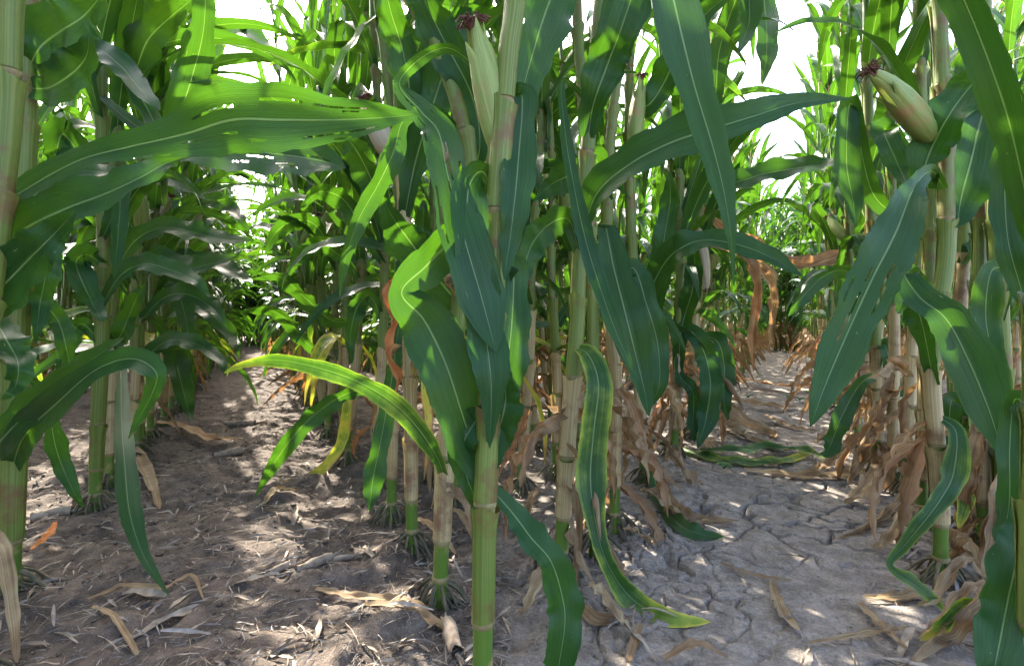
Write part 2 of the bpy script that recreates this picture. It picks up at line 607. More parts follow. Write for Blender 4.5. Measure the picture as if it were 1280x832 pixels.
TASSEL_ME = tassel_arrays(5).mesh("tassel", [M_TASSEL])
TASSEL_LO = tassel_arrays(5, 5, 3, 3).arrays()


def brace_root_mesh(seed, r0, count=12, whorls=2, reach=.05):
    r = np.random.default_rng(seed)
    m = MB()
    for w in range(whorls):
        zh = .022 + .024 * w
        for i in range(count - 3 * w):
            a = 6.283 * (i + r.uniform(-.3, .3)) / (count - 3 * w)
            rc = reach * (.65 + .35 * w) * r.uniform(.45, 1.35)
            a += r.uniform(-.2, .2)
            c, s = math.cos(a), math.sin(a)
            pts = [(c * r0 * .7, s * r0 * .7, zh + .006), (c * (r0 + rc * .3), s * (r0 + rc * .3), zh - .002), (c * (r0 + rc * .75), s * (r0 + rc * .75), zh * .35), (c * (r0 + rc), s * (r0 + rc), -.012)]
            m.add(*tube(catmull(pts, 7), np.linspace(.0042, .0026, 7) * r.uniform(.7, 1.35), 5))
    return m.mesh("brace_roots", [M_ROOT])


ROOTS = [brace_root_mesh(i, .014) for i in range(4)]


def stalk_arrays(spine, nodes, rfun, sides=10, per=5):
    """stalk along spine(z); nodes = heights; returns MB with 2 materials"""
    m = MB()
    for a, b in zip(nodes[:-1], nodes[1:]):
        z = np.linspace(a, b, per)
        t = np.linspace(0, 1, per)
        rad = np.array([rfun(q) for q in z]) * (1 - .07 * np.sin(t * math.pi))
        m.add(*tube(np.array([spine(q) for q in z]), rad, sides), mi=0)
        zz = np.array([b - .006, b - .003, b, b + .003, b + .006])
        rr = np.array([rfun(q) for q in zz]) * np.array([1.0, 1.09, 1.12, 1.09, 1.0])
        m.add(*tube(np.array([spine(q) for q in zz]), rr, sides), mi=1)
    return m


def sheath_arrays(spine, z0, z1, rfun, seed, sides=14, flare=.004):
    r = np.random.default_rng(seed)
    n = 12
    t = np.linspace(0, 1, n)
    z = z0 + (z1 - z0) * t
    P = np.array([spine(q) for q in z])
    rad = np.array([rfun(q) for q in z]) * 1.06 + .0012 + flare * np.clip(t - .8, 0, 1) * 5
    th = np.linspace(0, 1, sides + 1)
    a0 = r.uniform(0, 6.28)
    rr = rad[:, None] * (1 + .05 * np.sin(2 * 6.283 * th + a0)[None, :] + .025 * np.sin(7 * 6.283 * th)[None, :]) + (.0035 * np.clip(t, .1, 1))[:, None] * th[None, :]
    V, Fc, UV = tube(P, rr, sides)
    # ragged upper rim
    Vr = V.reshape(n, sides + 1, 3)
    Vr[-1, :, 2] += .006 * np.sin(th * 6.283 * 2 + a0) + r.uniform(-.003, .003, sides + 1)
    return Vr.reshape(-1, 3), Fc, UV


# ------------------------------------------------------------------ ground
DA = math.atan2(320 - 640, F)     # heading of the straw-littered path
DB = math.atan2(985 - 640, F)     # heading of the cracked path
dirA = np.array([math.sin(DA), math.cos(DA)])
dirB = np.array([math.sin(DB), math.cos(DB)])
perA = np.array([math.cos(DA), -math.sin(DA)])   # to the right of the heading
perB = np.array([math.cos(DB), -math.sin(DB)])
A_L = float(gnd(10, 745)[:2] @ perA)
A_R = float(gnd(548, 745)[:2] @ perA)
B_L = float(gnd(705, 720)[:2] @ perB)
B_R = float(gnd(1175, 720)[:2] @ perB)


def spaced(parts):
    out = []
    for a, b, s in parts:
        out.append(np.arange(a, b - s * .5, s))
    return np.concatenate(out + [[parts[-1][1]]])


gx = spaced([(-60, -12, 6.0), (-12, -4, .4), (-4, -1.7, .05), (-1.7, 0, .007), (0, 1.35, .0033), (1.35, 1.75, .01), (1.75, 4, .05), (4, 12, .4), (12, 60, 6.0)])
gy = spaced([(-30, -3, 3.0), (-3, .6, .12), (.6, .78, .02), (.78, 1.75, .0034), (1.75, 2.7, .0075), (2.7, 4.5, .02), (4.5, 9, .08), (9, 20, .5), (20, 120, 10.0)])
GX, GY = np.meshgrid(gx, gy)
X, Y = GX.ravel(), GY.ravel()
near = np.exp(-((np.hypot(X, Y) / 9.0) ** 4))


def ground_h(x, y):
    x = np.asarray(x, float)
    y = np.asarray(y, float)
    maskB = np.clip((x + .1) / .35, 0, 1)
    h = .05 * vnoise(x, y, .55, 1) + (.024 - .014 * maskB) * vnoise(x, y, .19, 2)
    rough = .016 * vnoise(x, y, .07, 3) + .009 * vnoise(x, y, .03, 4) + .005 * vnoise(x, y, .014, 5)
    cl = np.maximum(0, vnoise(x, y, .09, 8) - .22) * .09
    h = h + (rough * 1.25 + cl) * (1 - maskB) + rough * .6 * maskB
    return h


Z = ground_h(X, Y) * near
# shrinkage cracks in the bare path (F2-F1 of warped cells)
selB = (X > -.15) & (X < 2.2) & (Y > .6) & (Y < 3.2)
xs, ys = X[selB], Y[selB]
wx = xs + .09 * vnoise(xs, ys, .10, 21) + .035 * vnoise(xs, ys, .03, 22)
wy = ys + .09 * vnoise(xs, ys, .10, 23) + .035 * vnoise(xs, ys, .03, 24)
depth = np.zeros(len(xs))
for cells, width, dep, sd in ((300, .0034, .034, 31), (1500, .0022, .012, 32)):
    rc = np.random.default_rng(sd)
    pts = np.stack([rc.uniform(-.3, 2.4, cells), rc.uniform(.4, 3.4, cells)], -1)
    f1 = np.full(len(xs), 9.0)
    f2 = np.full(len(xs), 9.0)
    for q in pts[(pts[:, 1] > .6) & (pts[:, 1] < 3) & (pts[:, 0] < 1.9)]:
        d_ = np.hypot(wx - q[0], wy - q[1])
        m_ = d_ < f1
        f2 = np.where(m_, f1, np.minimum(f2, d_))
        f1 = np.where(m_, d_, f1)
    g_ = np.clip(vnoise(xs, ys, .35, sd + 5) * 3.0 + .55, 0, 1)
    depth = np.maximum(depth, dep * g_ * np.clip(1 - (f2 - f1) / (width * 2), 0, 1) ** .8)
Z[selB] -= depth * np.clip((xs + .1) / .25, 0, 1)
GV = np.stack([X, Y, Z], -1)
gme = quad_mesh("ground", GV, grid_faces(len(gy), len(gx)), np.stack([X, Y], -1), np.zeros((len(gx) - 1) * (len(gy) - 1), int), [M_SOIL])
g = link("ground", gme, kind="structure")
g["label"] = "dark grey brown farm soil, straw littered and cracked between the rows"


def gz(x, y):
    return float(ground_h(np.array([x]), np.array([y]))[0] * math.exp(-((math.hypot(x, y) / 9.0) ** 4)))


# ------------------------------------------------------------------ generic plants
def build_proto(seed, dry_low):
    """list of (part name, mesh, matrix-less local transform (loc, rotz, rotx), age) plus low-res joined arrays"""
    r = random.Random(seed)
    hgt = r.uniform(2.2, 2.45)
    lean = (r.uniform(-.05, .05), r.uniform(-.05, .05))
    ph = r.uniform(0, 6)

    def spine(z):
        return np.array([lean[0] * z + .006 * math.sin(z * 9 + ph), lean[1] * z + .006 * math.cos(z * 8 + ph), z])

    def rf(z):
        return .0145 * (1 - .62 * (max(z, 0) / hgt) ** 1.3)
    nodes = [-.03, .05, .13]
    while nodes[-1] < hgt - .1:
        nodes.append(nodes[-1] + r.uniform(.135, .19))
    parts = []
    st = stalk_arrays(spine, nodes, rf, 9, 4)
    parts.append(("stalk", st.mesh("stalk", [M_STALK, M_NODE]), (0, 0, 0), 0, 0, None))
    lo = MB()
    za = np.linspace(0, nodes[-1], 7)
    lo.add(*tube(np.array([spine(q) for q in za]), np.array([rf(q) * 1.15 for q in za]), 5), mi=1)
    base_az = r.uniform(0, 6.283)
    for i, z in enumerate(nodes):
        if i < 2:
            continue
        az = base_az + (i % 2) * math.pi + r.uniform(-.5, .5)
        z1 = nodes[i + 1] * 1.0 - .012 if i + 1 < len(nodes) else z + .1
        low = z < .42
        p = spine(z1)
        if z < 1.45:
            dry_s = z < (.62 if dry_low else .34) and r.random() < .85
            v, f_, uv_ = sheath_arrays(spine, z, z1, rf, seed * 50 + i)
            parts.append(("sheath", MB().add(v, f_, uv_).mesh("sheath", [M_SHD if dry_s else M_SHG]), (0, 0, 0), 0, 0, None))
        if z < (.40 if dry_low else .2):
            if r.random() < (.95 if dry_low else .55):
                for q_ in range(2 if dry_low and r.random() < .5 else 1):
                    k_ = r.randrange(8)
                    a_ = az + q_ * 2.2
                    parts.append(("dry_leaf", DRY_ME[k_], tuple(p), a_, 0, 0.25 * (r.random() < .2)))
                    v, f_, uv_ = DRY_LO[k_]
                    lo.add(rotz(v, a_) + p, f_, uv_, 2)
        elif low:
            for q_ in range(1 if dry_low else 2):
                k_ = 14 + r.randrange(6)
                a_ = az + q_ * 2.4
                parts.append(("leaf", LEAF_ME[k_], tuple(p), a_, 0, r.choice([0, .1, .2, .5, .8])))
                v, f_, uv_ = LEAF_LO[k_]
                lo.add(rotz(v, a_) + p, f_, uv_, 0)
        else:
            if z > hgt * .72:
                k_ = 8 + r.randrange(6)
            elif z < .8:
                k_ = r.choice([14, 15, 16, 17, 18, 19, 0, 1, 2])
            else:
                k_ = r.choice([0, 1, 2, 3, 4, 5, 6, 7, 20, 21, 22, 23])
            parts.append(("leaf", LEAF_ME[k_], tuple(p), az, 0, r.choice([0, 0, .05, .1, .25])))
            v, f_, uv_ = LEAF_LO[k_]
            lo.add(rotz(v, az) + p, f_, uv_, 0)
        if abs(z - 1.02) < .09 and not any(q[0] == "ear" for q in parts):
            parts.append(("ear", r.choice(EARS), tuple(p - np.array([0, 0, .12])), az + .5, r.uniform(.3, .6), None))
            ev = tube(catmull([(0, 0, 0), (.03, 0, .09), (.07, 0, .18)], 4), np.array([.012, .026, .022, .004]), 5)
            lo.add(rotz(ev[0], az + .5) + p, ev[1], ev[2], 3)
    ztop = nodes[-1]
    parts.append(("tassel", TASSEL_ME, tuple(spine(ztop)), r.uniform(0, 6), 0, None))
    lo.add(TASSEL_LO[0] + spine(ztop), TASSEL_LO[1], TASSEL_LO[2], 4)
    parts.append(("brace_roots", ROOTS[r.randrange(4)], (0, 0, 0), r.uniform(0, 6), 0, None))
    lo_me = lo.mesh("corn_plant", [M_LEAF, M_SHG, M_DRY, M_HUSK, M_TASSEL])
    return parts, lo_me, lo.arrays(), base_az


PROTO_A = [build_proto(500 + i, False) for i in range(5)]
PROTO_B = [build_proto(600 + i, True) for i in range(5)]


def add_ear(parent, pair, loc, az, tilt, scale=1.0):
    e = link("ear", pair[0], parent)
    e.location = loc
    e.rotation_euler = (0, tilt, az)
    e.scale = (scale,) * 3
    link("silk", pair[1], e)
    return e


def place_plant(proto, x, y, rz, sc, label, group, detail, tilt=(0, 0)):
    parts, lo_me = proto[:2]
    z = gz(x, y) - .004
    if detail:
        t = thing("corn_plant", label, "corn plant", (x, y, z), group)
        for nm, me, loc, az, tl, age in parts:
            if nm == "ear":
                add_ear(t, me, loc, az, tl)
                continue
            o = link(nm, me, t, None if age is None else max(0, age + random.uniform(-.05, .1)))
            o.location = loc
            o.rotation_euler = (0, 0, az)
            if nm == "leaf":
                o.rotation_euler = (random.uniform(-.12, .12), random.uniform(-.15, .15), az + random.uniform(-.25, .25))
    else:
        t = link("corn_plant", lo_me, None, .05)
        t.location = (x, y, z)
        t["label"] = label
        t["category"] = "corn plant"
        t["group"] = group
    t.rotation_euler = (tilt[0], tilt[1], rz)
    t.scale = (sc, sc, sc)
    return t


# ------------------------------------------------------------------ hero plants: stalks and leaves read from the photograph
def leaf_px(parent, origin, pts, d, half, tilt=20.0, age=0.0, mat=None, fold=.28, ruf=.19, freq=5.5, seed=0, holes=0,
            notch=0.05, curl=0.0, crumple=0.0, n=54, nu=9, name="leaf", ground=False, label=None):
    """pts: image points, d: depths (list or (start, end)), half: visible half widths in px, tilt: turn of the blade about its axis"""
    k_ = len(pts)
    d = np.interp(np.linspace(0, 1, k_), np.linspace(0, 1, len(d)), d) if len(d) != k_ else np.array(d, float)
    if not ground and origin[1] > 1.05:
        d = d * ((origin[1] - .01) / d[0])       # the blade starts on its own stalk
    W3 = []
    P3 = []
    for (x, y), dd, h in zip(pts, d, half):
        p = px(x, y, dd)
        if p[2] < gz(p[0], p[1]) + .006:
            q = gnd(x, y)
            for _ in range(3):
                g0 = gz(q[0], q[1]) + .008
                ray = px(x, y, 1.0) - CAM
                q = CAM + ray * ((g0 - HCAM) / ray[2])
            p = q
            dd = p[1]
        P3.append(p)
        W3.append(h * dd / F)
    P = catmull(P3, n)
    W = np.interp(np.linspace(0, 1, n), np.linspace(0, 1, k_), W3)
    W = np.convolve(np.pad(W, 2, mode='edge'), np.ones(5) / 5, 'valid')
    W[-1] = .0006
    W[-2] = min(W[-2], W[-3] * .6)
    rl = np.random.default_rng(seed + 5000)
    tt = np.linspace(0, 1, n)
    W = W * (1 + .07 * np.sin(tt * rl.uniform(14, 22) + rl.uniform(0, 6)) + .05 * np.sin(tt * rl.uniform(33, 50) + rl.uniform(0, 6)))
    P = P + (CAM - P) / 0.9 * (.006 * np.sin(tt * rl.uniform(12, 20) + rl.uniform(0, 6)) * np.minimum(1, tt * 5))[:, None]
    T = unit(np.gradient(P, axis=0))
    vw = unit(P - CAM)
    N0 = unit(-vw - T * np.sum(-vw * T, 1, keepdims=True))
    S0 = np.cross(T, N0)
    tl = np.interp(np.linspace(0, 1, n), np.linspace(0, 1, len(tilt)), tilt) if isinstance(tilt, (list, tuple)) else np.full(n, tilt)
    tl = np.radians(tl)[:, None]
    S = S0 * np.cos(tl) + N0 * np.sin(tl)
    N = np.cross(S, T) * -1
    N = np.cross(T, S) * -1
    N = N0 * np.cos(tl) - S0 * np.sin(tl)
    if ground:
        N = np.tile([0., 0, 1], (n, 1))
        S = unit(np.cross(T, N))
        W = W * 1.15
    else:
        W = np.minimum(W / np.maximum(np.cos(tl[:, 0]), .35), .062)
    if holes:
        nu, holes = 25, holes * 2
    V, Fc, UV = ribbon(P, S, N, W, nu, fold, ruf, freq, seed, curl, holes, notch, crumple)
    me = MB().add(V - np.asarray(origin), Fc, UV).mesh(name, [mat or M_LEAF])
    o = link(name, me, parent, age)
    if label:
        o["label"] = label
    return o


def hero(base, spine_px, rpx, label, depth_top=0.0, height=2.3, dry_to=.35, bare_to=.1, seed=0, fill=(1.3, 9), roots=True, group=None, sheath=None, base_world=None, rows='A', extra=()):
    r = random.Random(seed + 900)
    b = gnd(*base)
    b[2] = gz(b[0], b[1]) - .004
    d0 = b[1]
    pts = [b]
    for q in spine_px:
        dd = q[2] if len(q) > 2 else d0 + depth_top * (base[1] - q[1]) / 800.0
        pts.append(px(q[0], q[1], dd))
    last = pts[-1]
    prev = pts[-2]
    sl = (last - prev) / max(last[2] - prev[2], .05)
    top = np.array([last[0] + sl[0] * .25, last[1] + sl[1] * .25, last[2] + .25])
    pts.append(top)
    if height > top[2] + .2:
        pts.append(np.array([top[0] + sl[0] * .3, top[1] + sl[1] * .3, height]))
    pts = np.array(pts)
    pts = catmull(pts, 60)
    zs = np.maximum.accumulate(pts[:, 2])
    zs = zs + np.arange(60) * 1e-6

    def spine(z):
        if z <= zs[0]:
            return np.array([pts[0, 0], pts[0, 1], z]) - b
        return np.array([np.interp(z, zs, pts[:, 0]), np.interp(z, zs, pts[:, 1]), z]) - b
    r0 = rpx * .9 * d0 / F

    def rf(z):
        return r0 * (1 - .55 * (max(z, 0) / height) ** 1.4)
    nodes = [b[2] - .03, .045, .12]
    while nodes[-1] < height - .12:
        nodes.append(nodes[-1] + r.uniform(.13, .185))
    t = thing("corn_plant", label, "corn plant", b, group)
    link("stalk", stalk_arrays(spine, nodes, rf, 14, 6).mesh("stalk", [M_STALK, M_NODE]), t)
    if roots:
        link("brace_roots", brace_root_mesh(seed, r0, 13, 2, .05), t)
    az0 = r.uniform(0, 6) if rows == 'A' or b[1] < 1.2 else math.atan2(math.cos(DB), math.sin(DB)) + r.uniform(-.4, .4)
    for i in range(2, len(nodes) - 1):
        z, z1 = nodes[i], nodes[i + 1] - .006
        if z < bare_to:
            continue
        if z < 1.5:
            mat = M_SHD if z < dry_to else M_SHG
            if sheath and z < 0.75:
                mat = sheath
            v, f_, uv_ = sheath_arrays(spine, z + .004, z1 + .01 * r.random(), rf, seed * 31 + i)
            link("sheath", MB().add(v, f_, uv_).mesh("sheath", [mat]), t)
        if fill[0] < z < fill[1] or z > 1.55:
            k_ = (8 + r.randrange(6)) if z > 1.75 else r.choice([0, 1, 2, 3, 4, 5, 6, 7])
            o = link("leaf", LEAF_ME[k_], t, r.choice([0, .05, .15]))
            o.location = spine(z1)
            o.rotation_euler = (0, 0, az0 + (i % 2) * math.pi + r.uniform(-.5, .5))
        if z > 1.4 and rows == 'B' and b[1] < 1.45:  # second high leaf per joint, added to shade the cracked path's soil
            o = link("leaf", LEAF_ME[r.randrange(8)], t, r.choice([0, .05, .15]))
            o.location = spine(z1 - .05)
            o.rotation_euler = (0, 0, az0 + 1.6 + (i % 2) * math.pi + r.uniform(-.5, .5))
    o = link("tassel", TASSEL_ME, t)
    o.location = spine(nodes[-1])
    return t, b, spine


def ear_px(parent, origin, tip, base, d0, d1, rad, pair_seed, dry=False):
    a = px(*base, d0)
    bb = px(*tip, d1)
    v = bb - a
    L = np.linalg.norm(v)
    hk, sk = ear_meshes(L, rad, pair_seed, dry)
    e = link("ear", hk, parent)
    e.location = a - origin
    e.rotation_mode = 'QUATERNION'
    e.rotation_quaternion = Vector(v).to_track_quat('Z', 'Y')
    link("silk", sk, e)
    return e


HEROES = []


def H(*a, **k_):
    t, b, sp = hero(*a, **k_)
    HEROES.append(b[:2])
    return t, b, sp


# ---- straw-littered path, row on the sun's side
A0, a0, _ = H((-60, 870), [(-40, 600), (-22, 420), (-4, 280), (10, 140), (13, 20)], 14.5, "stout corn plant with brown-specked pale stalk leaning over the littered path", seed=1, roots=True, height=2.3)
A1, a1, _ = H((12, 748), [(14, 640), (18, 500), (23, 350), (31, 200), (34, 60)], 13.0, "thick pale green corn stalk with spread brace roots and a twisted low leaf", seed=2, dry_to=.0, bare_to=.06)
A2, a2, _ = H((118, 636), [(122, 540), (127, 420), (129, 300), (128, 180), (125, 40)], 8.0, "green corn stalk of a close pair beside littered path, shorter bare foot", seed=3, dry_to=.0)
A2b, a2b, _ = H((136, 612), [(137, 540), (139, 450), (141, 330), (146, 150), (150, 40)], 6.5, "thin corn stalk of a close pair, tan sheath streaked brown", seed=4, dry_to=.45, fill=(.55, 9))
A3, a3, _ = H((171, 566), [(172, 480), (174, 400), (178, 250), (180, 100)], 6.0, "corn plant behind the paired stalks, low dark leaf hanging to the soil", seed=5, fill=(.38, 9), dry_to=.2)
A4, a4, _ = H((206, 531), [(205, 470), (206, 400), (208, 250), (215, 100)], 4.6, "slender corn plant beside bare soil with a blade folded towards the path", seed=6, fill=(.3, 9))
# ---- straw-littered path, far row
R1, r1, _ = H((603, 872), [(604, 760), (606, 640), (612, 500), (616, 380), (622, 250), (634, 80)], 15.0, "massive smooth green corn stalk with huge blue-green drooping leaf", rows='B', seed=7, dry_to=.0, bare_to=.05, fill=(1.5, 9))
R2, r2, _ = H((549, 748), [(553, 660), (557, 560), (568, 440), (580, 320), (588, 215), (572, 130), (545, 55)], 11.0, "corn plant with tan lower sheath, kinked upper stem and yellow-edged arching leaf", seed=8, dry_to=.3, bare_to=.06, fill=(1.35, 9))
R3, r3, _ = H((515, 684), [(514, 610), (513, 520), (511, 430), (508, 330), (500, 150), (495, 30)], 8.5, "sunlit corn plant with bright tan and yellow sheath and orange dead leaf", seed=9, dry_to=.5, bare_to=.1, fill=(1.0, 9), sheath=M_SHD)
R4, r4, _ = H((489, 648), [(490, 570), (491, 480), (497, 390), (500, 250), (480, 60)], 7.2, "corn plant with pink-stained dry sheath and a broad wavy low leaf", seed=10, dry_to=.4, fill=(.75, 9))
R5, r5, _ = H((470, 604), [(473, 520), (478, 430), (480, 300), (470, 100)], 6.0, "corn plant with pale straight stalk next to the wavy low leaf", seed=11, dry_to=.3, fill=(.6, 9))
R6, r6, _ = H((433, 575), [(440, 500), (447, 420), (452, 300), (455, 120)], 5.4, "corn plant with yellowing low leaf trailing onto the littered path", seed=12, dry_to=.3, fill=(.45, 9))
R7, r7, _ = H((408, 540), [(415, 480), (418, 400), (425, 250)], 4.5, "corn plant by the littered path with tall dry-footed stalk and upright blades", seed=13, dry_to=.3, fill=(.3, 9))
# ---- cracked path, near row
S1, s1, _ = H((699, 712), [(706, 610), (713, 500), (721, 410), (724, 330), (735, 180), (744, 70), (752, -10)], 10.0, "tall corn plant with tan split sheath, dark node and green twisted leaf reaching the soil", seed=14, dry_to=.42, bare_to=.12, fill=(1.55, 9), rows='B')
S2, s2, _ = H((768, 662), [(769, 580), (770, 480), (762, 400), (758, 330), (762, 180), (780, 40)], 7.6, "corn plant with dry tan stem and dark foot behind broad hanging leaf", seed=15, dry_to=.5, bare_to=.1, fill=(1.15, 9), rows='B')
S3, s3, _ = H((806, 606), [(800, 520), (796, 420), (790, 300), (786, 180), (788, 60)], 6.5, "corn plant with dark-silked ear and long curving leaf touching cracked soil", seed=16, dry_to=.4, fill=(1.2, 9), rows='B')
S4, s4, _ = H((842, 572), [(845, 500), (848, 430), (850, 300), (848, 120)], 6.0, "corn plant with pale straight lower stem and forked drooping low leaf", seed=17, dry_to=.3, fill=(.6, 9), rows='B')
S5, s5, _ = H((866, 548), [(866, 480), (868, 420), (872, 300), (880, 140)], 5.5, "corn plant with thick dry brown sheath and a downward withered ear", seed=18, dry_to=.55, fill=(.7, 9), rows='B')
# ---- cracked path, far row
T1, t1, _ = H((1176, 722), [(1175, 640), (1171, 560), (1164, 470), (1172, 390), (1183, 310), (1180, 180), (1176, 60)], 9.5, "corn plant beside cracked soil with S-curled low leaf and large pale ear", seed=19, dry_to=.35, bare_to=.1, fill=(1.5, 9), rows='B')
T2, t2, _ = H((1132, 618), [(1136, 540), (1140, 450), (1146, 360), (1155, 240), (1150, 80)], 7.5, "corn plant with brown tattered sheath and withered leaf pointing at path", seed=20, dry_to=.5, bare_to=.1, fill=(.85, 9), rows='B')
T3, t3, _ = H((1097, 590), [(1097, 520), (1095, 440), (1090, 330), (1085, 150)], 6.5, "corn plant with green-banded lower stem and papery shreds at its foot", seed=21, dry_to=.4, fill=(.6, 9), rows='B')
T4, t4, _ = H((1252, 700), [(1254, 560), (1253, 470), (1248, 380), (1244, 260), (1236, 120), (1230, 20)], 9.5, "corn plant with bright green lower joint and sunlit pale sheath", seed=22, dry_to=.12, fill=(1.4, 9), rows='B')
T5, t5, _ = H((1292, 880), [(1292, 700), (1298, 500), (1302, 330), (1310, 120), (1320, 0)], 15.0, "stout corn plant with broad glossy leaf beside curled brown shreds", seed=23, dry_to=.0, fill=(1.5, 9), rows='B')
T6, t6, _ = H((1206, 668), [(1206, 590), (1204, 500), (1200, 400), (1205, 300), (1210, 120)], 7.5, "corn plant wrapped in pale withered lower leaves between thicker stalks", seed=24, dry_to=.6, fill=(1.15, 9), rows='B')

T7, t7, _ = H((1152, 652), [(1153, 580), (1156, 490), (1158, 400), (1164, 280), (1170, 120)], 7.0, "straight tan-sheathed corn plant just behind the large pale ear's plant", seed=25, dry_to=.45, fill=(1.05, 9), rows='B')
T8, t8, _ = H((1228, 690), [(1228, 610), (1226, 520), (1222, 430), (1224, 300), (1226, 120)], 7.5, "corn plant with brown-blotched sheath squeezed beside the sunlit pale sheath", seed=26, dry_to=.4, fill=(1.25, 9), rows='B')
T9, t9, _ = H((1116, 603), [(1117, 530), (1118, 450), (1116, 340), (1112, 150)], 6.0, "slim corn plant between tattered brown sheath and green-banded stem", seed=27, dry_to=.45, fill=(.9, 9), rows='B')
S6, s6, _ = H((742, 684), [(743, 600), (743, 500), (741, 400), (738, 300), (728, 120)], 7.5, "corn plant partly hidden behind the dark-noded tan stalk", seed=28, dry_to=.4, fill=(1.2, 9), rows='B')
A5, a5, _ = H((188, 548), [(188, 480), (190, 400), (194, 250)], 5.0, "corn plant between hanging-leaf and folded-blade plants of littered path", seed=29, fill=(.35, 9), dry_to=.2)
# ---- leaves: straw-littered path
L = leaf_px
# unseen blades added above the picture to shade the big leaf below
for t_, o_, z_, az_, k_ in [(A2, a2, 1.42, .1, 0), (A2, a2, 1.55, -.25, 3), (A2, a2, 1.5, .45, 5), (R3, r3, 1.45, 3.0, 1), (R3, r3, 1.58, 3.4, 6), (A2b, a2b, 1.6, -.1, 2)] + [((A2, A2b, A3)[i % 3], None, 1.25 + .055 * i, -.55 + .37 * (i * 7 % 4), i % 8) for i in range(15)]:
    o = link("leaf", LEAF_ME[k_], t_, .05)
    o.location = (0.03 if az_ < 2 else -.03, 0, z_)
    o.rotation_euler = (0, 0, az_)
# big torn leaf across the path and the second under it
L(A0, a0, [(-6, 262), (40, 232), (100, 200), (160, 184), (230, 168), (290, 150), (350, 150), (420, 150), (480, 147), (524, 143)], (.80, .74, .70), [8, 12, 13, 15, 30, 40, 40, 31, 14, 1], tilt=[55, 35, 15, 12, 20], holes=5, seed=1, ruf=.16, fold=.2)
L(A2, a2, [(128, 196), (170, 186), (220, 184), (280, 186), (340, 192), (395, 200), (432, 210)], (1.18, 1.0, .9), [6, 10, 18, 27, 30, 24, 3], tilt=[40, 20, 25], holes=6, seed=2, ruf=.14, notch=.1)
L(A0, a0, [(-5, 330), (30, 288), (80, 262), (130, 243), (175, 222), (210, 203), (240, 196)], (.8, .74, .78), [26, 30, 24, 20, 14, 10, 2], tilt=[20, 40, 50], seed=3)
L(A1, a1, [(26, 262), (50, 238), (80, 218), (110, 214), (140, 217), (165, 212)], (1.0, .92), [8, 14, 14, 10, 7, 1], tilt=40, seed=4)
L(A0, a0, [(-30, 380), (0, 360), (40, 320), (70, 290), (95, 262)], (.78, .7), [30, 30, 26, 18, 2], tilt=15, seed=44)
L(A0, a0, [(-6, 400), (8, 425), (22, 452), (20, 480), (4, 500)], (.8, .74), [12, 18, 16, 10, 2], tilt=25, seed=5)
# low twisted leaf
L(A1, a1, [(14, 590), (30, 545), (75, 500), (120, 462), (165, 448), (195, 465), (190, 492), (175, 520), (160, 548)], (1.0, .84, .82, .85), [6, 22, 16, 13, 15, 13, 9, 6, 1], tilt=[30, 25, 10, -20, 30], seed=6, ruf=.05)
L(A1, a1, [(-8, 560), (20, 530), (60, 492), (100, 462), (130, 438), (155, 422)], (.95, .82), [18, 20, 16, 13, 8, 1], tilt=[20, 40], seed=7, ruf=.1)
L(A2b, a2b, [(140, 425), (149, 438), (151, 480), (152, 530), (156, 580), (162, 640), (180, 695), (211, 744)], (1.66, 1.4, 1.2, 1.04, .98), [3, 4, 6, 9, 13, 12, 8, 1], tilt=[60, 20, 15], seed=8, ruf=.06, fold=.35)
L(A1, a1, [(20, 470), (45, 480), (60, 510), (70, 560), (86, 602), (104, 634)], (1.02, 1.1), [3, 5, 8, 11, 9, 1], tilt=20, seed=9)
L(A1, a1, [(22, 320), (45, 300), (58, 330), (50, 380), (44, 432)], (1.0, .96), [5, 12, 14, 11, 1], tilt=25, seed=10)
L(A2, a2, [(128, 330), (108, 318), (95, 330), (112, 372), (128, 402)], (1.2, 1.1), [6, 12, 14, 12, 5], tilt=30, seed=11)
L(A2b, a2b, [(140, 430), (150, 420), (160, 398), (172, 370), (182, 355)], (1.28, 1.2), [8, 12, 11, 8, 1], tilt=20, seed=12)
L(A2, a2, [(127, 300), (140, 270), (148, 230), (150, 260), (146, 310), (142, 350)], (1.2, 1.1), [4, 8, 10, 10, 8, 1], tilt=15, seed=13, age=.1)
L(A3, a3, [(172, 470), (190, 440), (215, 425), (250, 432), (275, 452), (282, 470)], (1.6, 1.45), [4, 8, 11, 9, 6, 1], tilt=30, seed=14)
L(A4, a4, [(205, 440), (214, 430), (222, 460), (232, 500), (240, 527)], (1.8, 1.65), [4, 12, 14, 10, 1], tilt=15, seed=15)
L(A3, a3, [(176, 340), (200, 320), (230, 335), (262, 330), (300, 318)], (1.6, 1.4), [4, 11, 13, 10, 1], tilt=40, seed=16)
L(A4, a4, [(207, 350), (230, 325), (265, 330), (295, 345), (315, 352)], (1.8, 1.6), [3, 9, 11, 8, 1], tilt=50, seed=17)
